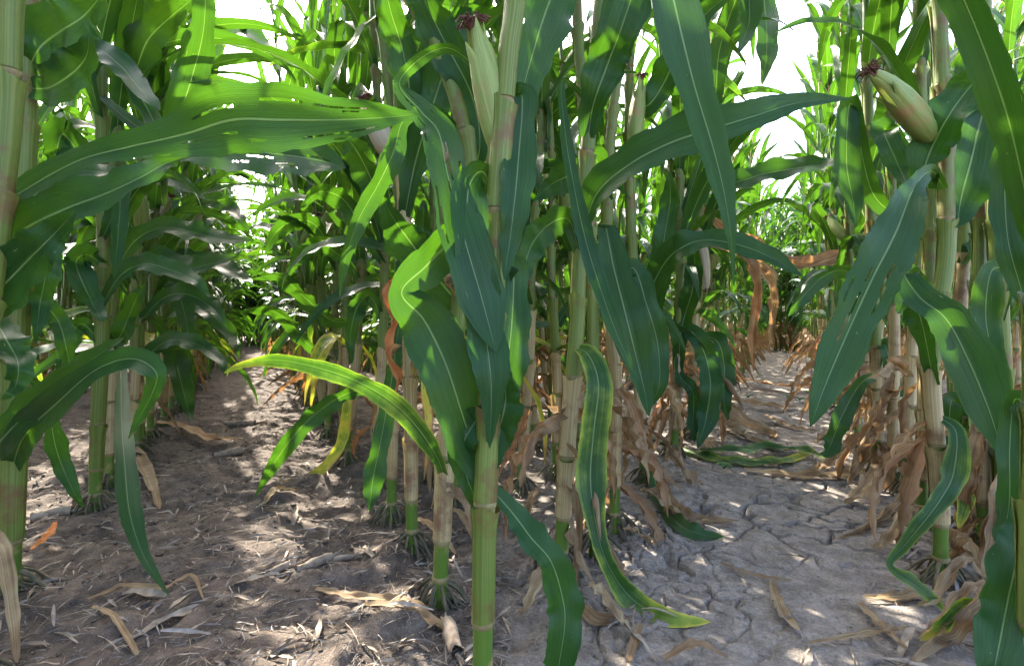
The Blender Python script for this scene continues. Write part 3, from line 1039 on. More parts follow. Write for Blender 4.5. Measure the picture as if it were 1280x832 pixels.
# upper left clump
L(A2, a2, [(126, 120), (160, 150), (205, 175), (225, 140), (242, 90), (254, 40), (258, -20)], (1.2, 1.1, 1.0), [4, 8, 12, 18, 19, 17, 10], tilt=[30, 20, 15], seed=18)
L(A1, a1, [(33, 110), (60, 110), (90, 92), (108, 70), (112, 40)], (1.0, .9), [8, 20, 24, 16, 2], tilt=25, seed=19)
L(A1, a1, [(34, 90), (50, 60), (75, 40), (105, 20), (130, -10)], (1.0, .92), [8, 22, 30, 28, 12], tilt=35, seed=20, age=.12)
L(A2, a2, [(126, 150), (112, 90), (120, 62), (150, 82), (175, 112), (200, 138)], (1.2, 1.02), [4, 8, 12, 15, 12, 3], tilt=25, seed=21)
L(A2b, a2b, [(148, 80), (175, 120), (195, 160), (202, 200), (206, 260)], (1.3, 1.2), [6, 12, 10, 7, 2], tilt=10, seed=22, age=.25)
L(A3, a3, [(180, 120), (180, 70), (190, 30), (205, -15)], (1.55, 1.4), [8, 18, 20, 16], tilt=10, seed=23, age=.1)
L(A2, a2, [(127, 220), (105, 200), (80, 168), (70, 190), (62, 225)], (1.2, 1.15), [6, 16, 20, 16, 3], tilt=30, seed=24)
L(A2b, a2b, [(147, 110), (168, 90), (185, 50), (215, 20), (240, 0)], (1.3, 1.15), [6, 15, 20, 16, 6], tilt=20, seed=25, age=.12)
L(A4, a4, [(212, 190), (240, 150), (268, 60), (300, 40), (330, 62), (352, 90)], (1.75, 1.5), [4, 9, 12, 12, 9, 1], tilt=50, seed=26)
# tangle of blades between the paired stalks and the path
L(A2, a2, [(128, 380), (150, 345), (180, 330), (215, 338), (245, 352), (262, 372)], (1.2, 1.1), [4, 9, 12, 12, 8, 1], tilt=[40, 25], seed=120)
L(A2b, a2b, [(141, 350), (165, 305), (200, 285), (240, 290), (280, 300), (318, 300)], (1.3, 1.15), [4, 9, 12, 12, 8, 1], tilt=[30, 45], seed=121)
L(A3, a3, [(176, 400), (205, 372), (235, 368), (265, 385), (285, 412)], (1.6, 1.5), [4, 9, 12, 9, 1], tilt=[30, 20], seed=122)
L(A3, a3, [(177, 310), (160, 275), (140, 262), (112, 280), (92, 318)], (1.6, 1.45), [4, 10, 12, 10, 1], tilt=25, seed=123)
L(A4, a4, [(207, 300), (235, 262), (262, 250), (290, 262), (312, 290)], (1.8, 1.6), [3, 9, 12, 9, 1], tilt=[30, 20], seed=124)
L(A5, a5, [(190, 380), (212, 352), (226, 375), (234, 410), (236, 440)], (1.8, 1.7), [3, 9, 12, 9, 1], tilt=15, seed=125)
L(A5, a5, [(191, 330), (170, 300), (158, 330), (154, 370), (160, 405)], (1.8, 1.7), [3, 9, 12, 9, 1], tilt=20, seed=126)
L(A1, a1, [(22, 400), (48, 380), (72, 400), (84, 440), (88, 476)], (1.0, 1.02), [4, 9, 12, 9, 1], tilt=20, seed=127)
L(A2, a2, [(127, 430), (104, 405), (88, 420), (78, 455), (74, 490)], (1.2, 1.15), [4, 9, 11, 8, 1], tilt=20, seed=128)
L(A2b, a2b, [(141, 300), (160, 240), (190, 222), (225, 230), (258, 250)], (1.3, 1.2), [4, 10, 13, 10, 1], tilt=[20, 35], seed=129)
L(A4, a4, [(206, 400), (232, 380), (262, 392), (288, 420), (300, 448)], (1.8, 1.65), [3, 8, 11, 8, 1], tilt=25, seed=130)
L(R6, r6, [(450, 350), (425, 320), (398, 305), (372, 322), (355, 352)], (1.55, 1.45), [3, 9, 12, 9, 1], tilt=25, seed=131)
L(R7, r7, [(420, 330), (398, 285), (372, 275), (345, 290), (330, 320)], (1.75, 1.6), [3, 9, 12, 9, 1], tilt=30, seed=132)
L(R5, r5, [(479, 400), (462, 370), (446, 385), (438, 420), (440, 455)], (1.35, 1.3), [4, 8, 11, 8, 1], tilt=15, seed=133)
# far row of the littered path
L(R2, r2, [(556, 600), (548, 575), (525, 538), (490, 502), (445, 476), (395, 459), (345, 450), (305, 455), (280, 466)], (1.0, .88, .86, .9), [5, 8, 12, 13, 12, 10, 8, 5, 1], tilt=[30, 15, 20, 40], seed=27, age=.46, fold=.2, ruf=.08)
L(R5, r5, [(474, 492), (445, 488), (410, 505), (375, 535), (345, 575), (318, 622)], (1.28, 1.15, 1.15), [3, 7, 11, 12, 9, 1], tilt=[40, 15], seed=28, age=.1, freq=7, ruf=.2)
L(R6, r6, [(444, 470), (434, 505), (425, 555), (395, 592), (355, 605), (330, 622)], (1.55, 1.45), [3, 6, 7, 7, 4, 1], tilt=20, seed=29, age=.8)
L(R3, r3, [(512, 425), (500, 405), (490, 470), (478, 540), (466, 600), (462, 640)], (1.25, 1.1), [4, 6, 9, 12, 14, 2], tilt=15, seed=30, freq=6, ruf=.22, age=.15)
L(R1, r1, [(606, 310), (570, 300), (530, 335), (502, 366), (530, 400), (556, 452), (576, 512), (592, 565), (602, 612)], (.76, .72, .72, .73, .74), [10, 22, 26, 16, 32, 37, 35, 27, 3], tilt=[30, 20, -15, 12, 15], seed=31, ruf=.15, fold=.2, n=70)
L(R2, r2, [(574, 380), (545, 345), (515, 305), (490, 270), (478, 245)], (1.0, .86), [14, 30, 28, 14, 2], tilt=30, seed=32)
L(R1, r1, [(628, 120), (560, 60), (500, 100), (525, 138), (548, 165), (560, 220), (578, 290), (600, 365), (620, 440)], (.78, .8, .76, .7, .68), [4, 6, 8, 14, 20, 24, 30, 30, 8], tilt=[40, 30, 10, 15, 20], seed=33, holes=9, fold=.15, ruf=.14, n=70)
L(R2, r2, [(582, 170), (540, 135), (505, 150), (492, 190), (472, 232), (448, 275), (430, 330), (424, 372)], (1.0, .95, .92), [4, 6, 8, 13, 14, 10, 6, 1], tilt=[20, 30], seed=34)
L(R1, r1, [(610, 560), (622, 540), (632, 500), (628, 460)], (.75, .7), [16, 24, 24, 6], tilt=10, seed=35)
L(R1, r1, [(604, 640), (585, 600), (578, 560), (592, 530), (612, 505)], (.76, .72), [6, 12, 18, 22, 4], tilt=20, seed=36)
L(R2, r2, [(588, 230), (600, 180), (590, 120), (560, 60), (535, 10), (520, -30)], (1.02, .95), [6, 13, 20, 26, 22, 16], tilt=20, seed=37, age=.05)
L(R3, r3, [(500, 190), (512, 130), (505, 70), (490, 20), (480, -20)], (1.22, 1.1), [6, 16, 20, 18, 12], tilt=15, seed=38)
L(R3, r3, [(506, 270), (520, 200), (545, 120), (565, 60), (590, 10)], (1.22, 1.1), [8, 18, 24, 20, 8], tilt=25, seed=39)
L(R4, r4, [(499, 300), (478, 260), (460, 215), (440, 180), (415, 160)], (1.28, 1.1), [5, 15, 19, 14, 2], tilt=30, seed=40)
L(R4, r4, [(497, 380), (512, 330), (528, 290), (530, 250)], (1.3, 1.25), [8, 16, 14, 2], tilt=20, seed=41)
L(R5, r5, [(480, 330), (455, 290), (430, 250), (400, 240), (375, 260)], (1.4, 1.3), [4, 10, 14, 10, 1], tilt=35, seed=42)
L(R3, r3, [(511, 400), (498, 352), (484, 362), (492, 400), (484, 440), (497, 470), (494, 492)], (1.25, 1.12), [4, 10, 8, 9, 6, 5, 1], tilt=20, seed=43, age=.55, mat=M_DRY, name="dead_leaf", label="orange dead leaf", crumple=.6, ruf=.6, curl=1.3)
L(R3, r3, [(511, 385), (500, 400), (494, 425), (490, 445)], (1.25, 1.18), [6, 10, 9, 1], tilt=20, seed=45, age=1.0, name="leaf", label="bright yellow dying leaf")
L(R3, r3, [(513, 470), (527, 440), (532, 490), (535, 545), (530, 600)], (1.22, 1.18), [4, 7, 7, 5, 1], tilt=30, seed=46, age=1.0, label="yellow leaf shred")
L(R2, r2, [(556, 590), (560, 610), (580, 625), (590, 660)], (1.0, .95), [6, 9, 6, 1], tilt=30, seed=47, mat=M_DRY, crumple=.3, name="dry_leaf")
L(R1, r1, [(612, 420), (580, 370), (560, 350), (590, 372), (604, 400)], (.8, .8), [5, 7, 7, 8, 1], tilt=20, seed=48, mat=M_DRY, crumple=.3, name="dry_leaf")
L(R7, r7, [(416, 450), (385, 430), (360, 400), (330, 385), (300, 390)], (1.75, 1.6), [3, 7, 9, 7, 1], tilt=50, seed=49)
L(R6, r6, [(448, 400), (415, 400), (385, 375), (350, 345), (320, 348)], (1.55, 1.4), [3, 8, 10, 8, 1], tilt=50, seed=50)
L(R1, r1, [(622, 260), (604, 215), (585, 240), (590, 320), (604, 400), (614, 480), (612, 560)], (.76, .7, .69), [6, 14, 20, 26, 26, 20, 2], tilt=[30, 15, 10], seed=51)
L(R1, r1, [(617, 380), (640, 330), (640, 400), (632, 470), (624, 540), (618, 590)], (.77, .72), [6, 16, 22, 24, 18, 3], tilt=15, seed=52)
L(R1, r1, [(630, 160), (652, 120), (648, 200), (640, 280), (630, 350)], (.76, .7), [6, 16, 22, 18, 2], tilt=15, seed=53)
ear_px(R1, r1, (591, 30), (630, 200), .75, .73, .023, 21)
ear_px(R3, r3, (456, 128), (487, 196), 1.12, 1.1, .022, 22, True)

# ---- leaves: cracked path
L(S1, s1, [(757, -120), (790, -175), (822, -95), (842, 0), (866, 100), (890, 180), (905, 240), (914, 300), (917, 357)], (1.16, .95, .76, .68, .64, .62, .61, .61, .61), [8, 20, 28, 28, 25, 19, 12, 5, 1], tilt=[40, 20, 12, 20], seed=60, fold=.2, ruf=.04)
L(S1, s1, [(754, -70), (735, -110), (705, -40), (684, 10), (668, 60), (652, 118), (640, 175)], (1.15, .98, .84, .8), [6, 20, 30, 32, 28, 18, 2], tilt=20, seed=61)
L(S1, s1, [(727, 300), (745, 244), (785, 207), (835, 180), (885, 163), (940, 146), (1000, 128), (1064, 123)], (1.12, 1.0, .92, .9, .92), [5, 17, 22, 26, 25, 20, 10, 1], tilt=[50, 30, 25, 35], seed=62, fold=.35, ruf=.1)
L(S1, s1, [(724, 318), (712, 276), (690, 278), (668, 300), (656, 330), (650, 362)], (1.12, 1.0), [5, 12, 18, 18, 14, 3], tilt=25, seed=63)
L(S1, s1, [(735, 172), (742, 130), (758, 85), (775, 40), (795, -20), (810, -70)], (1.13, 1.0), [10, 19, 27, 30, 26, 12], tilt=15, seed=64, fold=.4)
L(S1, s1, [(740, 130), (704, 100), (706, 160), (716, 225), (732, 300), (752, 365), (772, 420), (795, 470)], (1.1, .98, .94), [3, 4, 6, 9, 11, 12, 9, 1], tilt=[30, 10, 30], seed=65, age=.15)
L(S2, s2, [(760, 350), (757, 285), (766, 330), (780, 385), (795, 445), (806, 490), (811, 520)], (1.2, 1.1, 1.06), [4, 9, 20, 25, 20, 11, 1], tilt=[30, 15, 15], seed=66, fold=.3, ruf=.05)
L(S1, s1, [(720, 434), (736, 444), (748, 480), (742, 540), (738, 600), (746, 660), (760, 705), (790, 748), (835, 772), (888, 777)], (1.14, 1.08, 1.06, 1.04, .98), [5, 12, 17, 20, 18, 13, 9, 16, 13, 1], tilt=[30, 15, 10, -10, 20], seed=67, age=.43, n=80, ruf=.07)
L(R1, r1, [(604, 600), (640, 640), (664, 672), (688, 700), (702, 742), (706, 780), (696, 845)], (.77, .74, .74), [6, 14, 18, 20, 22, 24, 18], tilt=[40, 20, 5], seed=68)
L(S3, s3, [(803, 560), (814, 580), (824, 620), (845, 652), (875, 667), (906, 671)], (1.36, 1.28), [4, 9, 9, 10, 9, 1], tilt=30, seed=69)
L(S4, s4, [(848, 420), (862, 412), (880, 440), (888, 480), (882, 525), (872, 560)], (1.5, 1.4), [4, 10, 13, 15, 12, 1], tilt=20, seed=70, ruf=.15)
L(S4, s4, [(848, 440), (850, 470), (866, 490), (866, 530), (868, 552)], (1.5, 1.42), [4, 7, 8, 8, 1], tilt=20, seed=71)
L(S3, s3, [(796, 420), (806, 380), (830, 330), (855, 308), (885, 300), (930, 308), (970, 325), (1004, 346)], (1.38, 1.2, 1.15), [5, 12, 17, 16, 12, 13, 10, 1], tilt=[20, 35, 40], seed=72)
L(S3, s3, [(798, 440), (812, 400), (822, 360), (830, 300), (838, 250), (836, 215)], (1.38, 1.3), [5, 12, 14, 14, 12, 2], tilt=15, seed=73, age=.12)
L(S2, s2, [(762, 380), (790, 335), (808, 380), (822, 430), (824, 480), (812, 510)], (1.2, 1.15), [5, 12, 15, 13, 9, 1], tilt=20, seed=74)
L(S4, s4, [(848, 460), (852, 410), (866, 360), (868, 320), (860, 290)], (1.48, 1.42), [6, 12, 12, 9, 1], tilt=20, seed=75)
L(S3, s3, [(788, 140), (812, 130), (832, 100), (850, 60), (880, 20), (915, -10)], (1.4, 1.2), [6, 16, 18, 16, 13, 5], tilt=25, seed=76)
L(S2, s2, [(762, 250), (745, 200), (720, 215), (690, 230), (668, 250)], (1.2, 1.1), [5, 16, 20, 16, 2], tilt=25, seed=77)
L(S5, s5, [(870, 330), (900, 245), (940, 222), (985, 212), (1030, 206), (1048, 205)], (1.65, 1.4), [4, 9, 13, 12, 8, 1], tilt=40, seed=78)
L(S4, s4, [(850, 280), (890, 150), (900, 60), (930, -20), (937, 20), (931, 45), (922, 68)], (1.5, 1.35, 1.25), [4, 8, 12, 14, 14, 9, 1], tilt=15, seed=79)
L(S5, s5, [(876, 220), (910, 60), (945, -30), (957, 20), (958, 70), (952, 108)], (1.65, 1.4), [4, 8, 14, 14, 11, 1], tilt=15, seed=80, age=.2)
L(S5, s5, [(868, 420), (895, 425), (905, 455), (905, 500), (910, 525)], (1.65, 1.55), [4, 10, 12, 9, 1], tilt=20, seed=81)
L(S1, s1, [(712, 510), (690, 528), (668, 545), (655, 580), (650, 610)], (1.15, 1.1), [6, 10, 9, 7, 2], tilt=20, seed=82, mat=M_DRY, crumple=.3, curl=1.3, name="dry_leaf")
L(S1, s1, [(708, 600), (720, 625), (722, 680), (718, 730), (740, 772), (790, 772)], (1.1, 1.03), [5, 8, 6, 6, 10, 4], tilt=20, seed=83, mat=M_DRY, crumple=.35, curl=1.4, name="dry_leaf")
L(S2, s2, [(770, 480), (785, 500), (800, 540), (806, 560)], (1.22, 1.2), [3, 8, 8, 1], tilt=20, seed=84, mat=M_DRY, crumple=.3, age=.1, name="dry_leaf")
L(S3, s3, [(803, 570), (820, 600), (850, 640), (880, 650), (925, 650)], (1.36, 1.3), [4, 9, 9, 6, 1], tilt=30, seed=85, mat=M_DRY, crumple=.4, curl=1.2, name="dry_leaf")
L(S5, s5, [(868, 440), (895, 480), (920, 520), (960, 540), (970, 548)], (1.65, 1.75), [4, 8, 8, 7, 1], tilt=30, seed=86, mat=M_DRY, crumple=.4, name="dry_leaf")
# hanging brown leaves further along the cracked path
L(S5, s5, [(874, 258), (905, 288), (940, 306), (985, 328), (1030, 325), (1066, 308)], (1.65, 1.8), [3, 7, 8, 9, 9, 1], tilt=30, seed=87, mat=M_DRY, crumple=.4, age=.12, name="dry_leaf")
L(S5, s5, [(874, 290), (915, 305), (940, 330), (946, 370), (940, 420), (942, 465)], (1.65, 1.8), [3, 6, 7, 6, 5, 1], tilt=20, seed=88, mat=M_DRY, crumple=.4, age=.12, name="dry_leaf")
L(S5, s5, [(874, 300), (930, 318), (962, 345), (966, 385), (960, 440)], (1.66, 1.85), [3, 6, 7, 5, 1], tilt=20, seed=89, mat=M_DRY, crumple=.4, name="dry_leaf")
ear_px(S3, s3, (802, 96), (792, 190), 1.66, 1.62, .024, 23)
ear_px(S5, s5, (884, 362), (872, 285), 2.3, 2.26, .024, 24, True)
# far row of the cracked path
L(T1, t1, [(1180, 235), (1164, 214), (1142, 236), (1120, 290), (1092, 345), (1062, 410), (1032, 480), (1013, 533)], (1.12, .98, .92, .88), [4, 8, 14, 26, 31, 29, 20, 1], tilt=[20, 10, 15], seed=90, holes=4, fold=.3, n=70, notch=.06)
L(T1, t1, [(1176, 380), (1146, 345), (1130, 342), (1150, 372), (1182, 398), (1208, 445), (1236, 512), (1258, 582)], (1.1, 1.0, .95, .96), [4, 8, 12, 16, 22, 27, 23, 2], tilt=[30, 20, 12], seed=91, ruf=.08)
L(T1, t1, [(1168, 480), (1150, 395), (1132, 372), (1122, 392)], (1.1, 1.02), [6, 14, 14, 3], tilt=25, seed=92)
L(T4, t4, [(1240, 180), (1236, 130), (1226, 150), (1214, 200), (1202, 245), (1196, 285)], (1.1, 1.02), [6, 16, 28, 32, 30, 6], tilt=12, seed=93, age=.06)
L(T1, t1, [(1160, 236), (1156, 210), (1172, 170), (1196, 130), (1226, 95), (1262, 70)], (1.12, 1.0), [8, 18, 24, 24, 18, 4], tilt=20, seed=94)
L(T4, t4, [(1238, 150), (1210, 140), (1212, 100), (1222, 60), (1240, 20)], (1.1, 1.0), [6, 16, 19, 16, 3], tilt=10, seed=95, age=.3)
L(T5, t5, [(1303, 330), (1284, 250), (1262, 155), (1238, 82), (1205, 0), (1170, -70), (1140, -100)], (.76, .68, .64, .62), [8, 15, 19, 21, 22, 16, 2], tilt=[30, 15, 20], seed=96, fold=.35, ruf=.05)
L(T5, t5, [(1302, 380), (1290, 300), (1262, 180), (1256, 230), (1260, 300), (1276, 360), (1286, 395)], (.78, .8, .78), [4, 8, 12, 16, 16, 12, 1], tilt=15, seed=97)
L(T4, t4, [(1250, 400), (1262, 345), (1240, 338), (1232, 390), (1240, 440), (1256, 490), (1264, 530)], (1.06, 1.0), [5, 8, 14, 15, 13, 9, 1], tilt=10, seed=98, age=.25)
L(T6, t6, [(1202, 330), (1222, 300), (1228, 340), (1230, 400), (1238, 440), (1250, 470)], (1.2, 1.1), [5, 12, 13, 10, 6, 1], tilt=20, seed=99)
L(T1, t1, [(1173, 520), (1195, 540), (1192, 590), (1178, 620), (1158, 648), (1130, 682), (1112, 706), (1142, 730), (1166, 748), (1186, 770)], (1.1, 1.03, 1.0), [4, 9, 13, 12, 9, 7, 4, 9, 6, 1], tilt=[20, 30, -30, 40, 20], seed=100, age=.35, n=80)
L(T6, t6, [(1205, 520), (1190, 500), (1186, 540), (1186, 580), (1182, 600)], (1.2, 1.12), [4, 11, 12, 11, 3], tilt=15, seed=101)
L(T6, t6, [(1204, 540), (1222, 520), (1222, 570), (1208, 620), (1198, 660)], (1.18, 1.08), [4, 9, 11, 10, 2], tilt=15, seed=102, age=.5)
L(T5, t5, [(1294, 600), (1286, 520), (1268, 500), (1262, 560), (1262, 620), (1256, 672), (1258, 700)], (.8, .82, .8), [6, 12, 14, 13, 14, 12, 2], tilt=15, seed=103)
L(T5, t5, [(1292, 660), (1286, 640), (1276, 680), (1262, 740), (1250, 800), (1240, 850)], (.8, .72), [6, 16, 24, 28, 28, 14], tilt=12, seed=104)
L(T2, t2, [(1136, 540), (1160, 572), (1135, 612), (1108, 642), (1080, 660), (1048, 672)], (1.3, 1.2), [3, 8, 11, 9, 6, 1], tilt=25, seed=105, mat=M_DRY, crumple=.35, curl=1.3, name="dry_leaf")
L(T6, t6, [(1205, 600), (1228, 636), (1212, 670), (1200, 700), (1190, 715)], (1.18, 1.1), [4, 10, 14, 11, 2], tilt=25, seed=106, mat=M_DRY, crumple=.4, curl=1.2, name="dry_leaf")
L(T4, t4, [(1253, 560), (1246, 620), (1238, 680), (1230, 730), (1222, 750)], (1.1, 1.02), [4, 9, 11, 9, 2], tilt=20, seed=107, mat=M_DRY, crumple=.4, curl=1.2, name="dry_leaf")
L(T5, t5, [(1292, 700), (1250, 735), (1210, 768), (1170, 800), (1130, 832)], (.86, .86), [6, 22, 16, 12, 2], tilt=25, seed=108, mat=M_DRY, crumple=.35, curl=1.4, name="dry_leaf")
L(T5, t5, [(1292, 720), (1250, 752), (1205, 752), (1172, 782), (1150, 800)], (.88, .86), [4, 6, 8, 9, 2], tilt=30, seed=109, age=.6, curl=1.3)
L(T3, t3, [(1096, 470), (1075, 480), (1052, 520), (1036, 560), (1025, 568)], (1.42, 1.3), [4, 8, 11, 10, 1], tilt=20, seed=110)
L(T3, t3, [(1097, 460), (1105, 430), (1115, 470), (1122, 530), (1126, 560)], (1.42, 1.38), [3, 7, 9, 8, 1], tilt=20, seed=111)
L(T3, t3, [(1095, 500), (1085, 540), (1070, 580), (1060, 604)], (1.42, 1.36), [4, 10, 10, 2], tilt=20, seed=112, mat=M_DRY, crumple=.4, curl=1.2, name="dry_leaf")
L(T2, t2, [(1138, 470), (1120, 452), (1105, 465), (1085, 472)], (1.35, 1.25), [3, 9, 6, 1], tilt=30, seed=113, mat=M_DRY, crumple=.3, name="dry_leaf")
L(T2, t2, [(1150, 300), (1120, 270), (1088, 235), (1064, 130), (1058, 200), (1066, 250), (1070, 285)], (1.35, 1.3), [4, 8, 10, 12, 14, 12, 1], tilt=15, seed=114)
L(T2, t2, [(1152, 220), (1115, 170), (1105, 165), (1122, 205), (1138, 240)], (1.35, 1.2), [4, 12, 15, 14, 2], tilt=15, seed=115)
L(T3, t3, [(1090, 380), (1060, 340), (1030, 345), (1000, 375), (985, 395)], (1.4, 1.35), [4, 8, 9, 7, 1], tilt=35, seed=116)
ear_px(T1, t1, (1089, 88), (1172, 180), 1.06, .96, .0235, 25)

fr = random.Random(5)
for t_, n_ in ((S1, 3), (S2, 6), (S3, 6), (S4, 5), (S5, 6), (S6, 5), (T1, 4), (T2, 7), (T3, 7), (T4, 5), (T6, 7), (T7, 6), (T8, 6), (T9, 6), (R3, 2), (R4, 2), (R5, 2)):
    for i in range(n_):
        o = link("dry_leaf", DRY_ME[fr.randrange(8)], t_, .1 * fr.random())
        o.location = (fr.uniform(-.008, .008), fr.uniform(-.008, .008), fr.uniform(.10, .42))
        o.rotation_euler = (fr.uniform(-.2, .2), fr.uniform(.1, .5), fr.uniform(0, 6.283))
        q_ = fr.uniform(.55, .95)
        o.scale = (q_, q_ * fr.uniform(.9, 1.5), q_)

# ------------------------------------------------------------------ generic rows
HEROES = np.array(HEROES)
cands = []
beside = []          # the same rows going on beside the frame
rr = random.Random(42)


def rows(field):
    d_, p_ = (dirA, perA) if field == 'A' else (dirB, perB)
    lft, rgt = (A_L, A_R) if field == 'A' else (B_L, B_R)
    sp = rgt - lft
    for k_ in range(-6, 8):
        off = lft + k_ * sp
        s = -2.5
        while s < 16:
            s += rr.uniform(.13, .21)
            o_ = off + rr.uniform(-.025, .025)
            q = p_ * o_ + d_ * s
            x, y = float(q[0]), float(q[1])
            # the two blocks of rows meet on the line straight ahead
            if (field == 'A' and x > -.02) or (field == 'B' and x < .02):
                continue
            if y < .9 or abs(x) > y * 1.12 + .35:
                if x < 0 and math.hypot(x, y) < 5.5 and math.hypot(x, y) > .8 and y > -1.2 and abs(x) > y * 1.25 + .55:
                    beside.append((field, x, y))
                continue
            cands.append((field, k_, x, y, s))


rows('A')
rows('B')
keep = []
for c in cands:
    f_, k_, x, y, s = c
    if np.min(np.hypot(HEROES[:, 0] - x, HEROES[:, 1] - y)) < .10:
        continue
    # path-side rows: the read plants stand in for the first stretch
    if f_ == 'A' and k_ == 0 and y < 1.85:
        continue
    if f_ == 'A' and k_ == 1 and y < 2.1:
        continue
    if f_ == 'B' and k_ == 0 and y < 1.95:
        continue
    if f_ == 'B' and k_ == 1 and y < 1.62:
        continue
    if y < 1.45:
        continue
    keep.append(c)
keep.sort(key=lambda c: math.hypot(c[2], c[3]) + .9 * abs(c[1] - .5))

ORD = ["first", "second", "third", "fourth", "fifth", "sixth", "seventh", "eighth", "ninth", "tenth", "eleventh", "twelfth"]
EDGE = {('A', 0): ("folded-blade", "littered", "outer", 2.69), ('A', 1): ("dry-footed", "littered", "inner", 2.5),
        ('B', 0): ("withered-ear", "cracked", "inner", 2.38), ('B', 1): ("green-banded", "cracked", "outer", 1.85)}
order = {}
for f_ in 'AB':
    for k_ in (0, 1):
        along = sorted((c for c in keep if c[0] == f_ and c[1] == k_ and c[3] > EDGE[(f_, k_)][3]), key=lambda c: c[4])
        for n_, c in enumerate(along):
            order[(f_, k_, c[4])] = n_


def names(f_, k_, y, s):
    path = "littered" if f_ == 'A' else "cracked"
    if k_ in (0, 1):
        ref, path, side, y0 = EDGE[(f_, k_)]
        n = order.get((f_, k_, s))
        if n is None:
            return "corn plant just short of the %s plant in the %s path's %s edge row" % (ref, path, side), "plants just short of the %s one" % ref
        if n < 12:
            return "%s corn plant beyond the %s one in the %s path's %s edge row" % (ORD[n], ref, path, side), "plants in the %s path's %s edge row" % (path, side)
        dist = "midway along" if y < 7 else "near its far end"
        return "corn plant in the %s path's %s edge row, %s" % (path, side, dist), "plants in the %s path's %s edge row, %s" % (path, side, dist)
    n = k_ - 1 if k_ > 1 else -k_
    side = ("inner" if k_ > 1 else "outer") if f_ == 'A' else ("outer" if k_ > 1 else "inner")
    nth = ["", "second", "third", "fourth", "fifth", "sixth", "seventh", "eighth"][n]
    return "corn plant in the %s row back from the %s path, %s side" % (nth, path, side), "plants in the %s row, %s path, %s side" % (nth, path, side)


N_DETAIL, N_SINGLE = 130, 145
mass = []
for i, (f_, k_, x, y, s) in enumerate(keep):
    proto = rr.choice(PROTO_A if f_ == 'A' else PROTO_B)
    rz = rr.uniform(0, 6.283)
    sc = rr.uniform(.9, 1.08)
    if f_ == 'A' and k_ in (0, 1):
        rz = math.atan2(dirA[1], dirA[0]) - proto[3] + rr.uniform(-.8, .8)
    if f_ == 'B':
        sc = rr.uniform(.80, .95)
        if k_ in (-1, 0, 1, 2):          # blades mostly in line with the row, so the path stays open above
            rz = math.atan2(dirB[1], dirB[0]) - proto[3] + rr.uniform(-.45, .45)
    lab, grp = names(f_, k_, y, s)
    tl = (rr.gauss(0, .035), rr.gauss(0, .035))
    if i < N_DETAIL:
        place_plant(proto, x, y, rz, sc, lab, grp, True, tl)
    elif i < N_DETAIL + N_SINGLE:
        place_plant(proto, x, y, rz, sc, lab, grp, False, tl)
    else:
        mass.append((proto, x, y, rz, sc))
print("plants:", len(HEROES), "heroes", len(keep), "generic", len(mass), "in mass")

# plants added where the row blocks meet, filling the gap and shading the soil
for x, y, w in [(-.17, 1.52, "straight behind the massive smooth stalk"), (.03, 1.62, "between the massive smooth stalk and the dark-noded tan stalk"), (-.30, 1.78, "behind the kinked upper stem"), (.16, 1.78, "behind the dark-noded tan stalk"),
                (-.10, 1.95, "second behind the massive smooth stalk"), (.10, 2.10, "deep in the wedge where the row blocks meet"), (-.28, 2.15, "deep in the wedge where the row blocks meet"), (.28, 2.05, "deep in the wedge where the row blocks meet"),
                (0, 2.4, "deep in the wedge where the row blocks meet"), (.19, 2.45, "deep in the wedge where the row blocks meet"), (-.2, 2.5, "deep in the wedge where the row blocks meet"), (.33, 2.5, "deep in the wedge where the row blocks meet")]:
    place_plant(rr.choice(PROTO_A + PROTO_B), x, y, rr.uniform(0, 6.28), rr.uniform(.92, 1.05), "corn plant " + w, "plants added in the wedge between the paths", True, (rr.gauss(0, .03), rr.gauss(0, .03)))

# headland plants that close the far end of each path
for dd, off0, off1, s0, s1_, pr in ((dirA, A_L, A_R, 12.2, 16.0, PROTO_A), (dirB, B_L, B_R, 10.0, 14.0, PROTO_B)):
    pp = perA if dd is dirA else perB
    for _ in range(120):
        q = pp * rr.uniform(off0 - .3, off1 + .3) + dd * rr.uniform(s0, s1_)
        mass.append((rr.choice(pr), float(q[0]), float(q[1]), rr.uniform(0, 6.28), rr.uniform(.9, 1.1)))
for f_, x, y in beside:
    mass.append((rr.choice(PROTO_A if f_ == 'A' else PROTO_B), x, y, rr.uniform(0, 6.28), rr.uniform(.9, 1.05)))
mm = MB()
for proto, x, y, rz, sc in mass:
    V, Fc, UV, MI = proto[2]
    Vt = rotz(V * sc, rz) + np.array([x, y, 0])
    mm.v.append(Vt)
    mm.f.append(Fc + mm.n)
    mm.uv.append(UV)
    mm.mi.append(MI)
    mm.n += len(Vt)
o = link("distant_corn", mm.mesh("distant_corn", [M_LEAF, M_SHG, M_DRY, M_HUSK, M_TASSEL]), None, .08, kind="stuff")
o["label"] = "dense mass of distant corn closing off both paths"
o["category"] = "corn field"

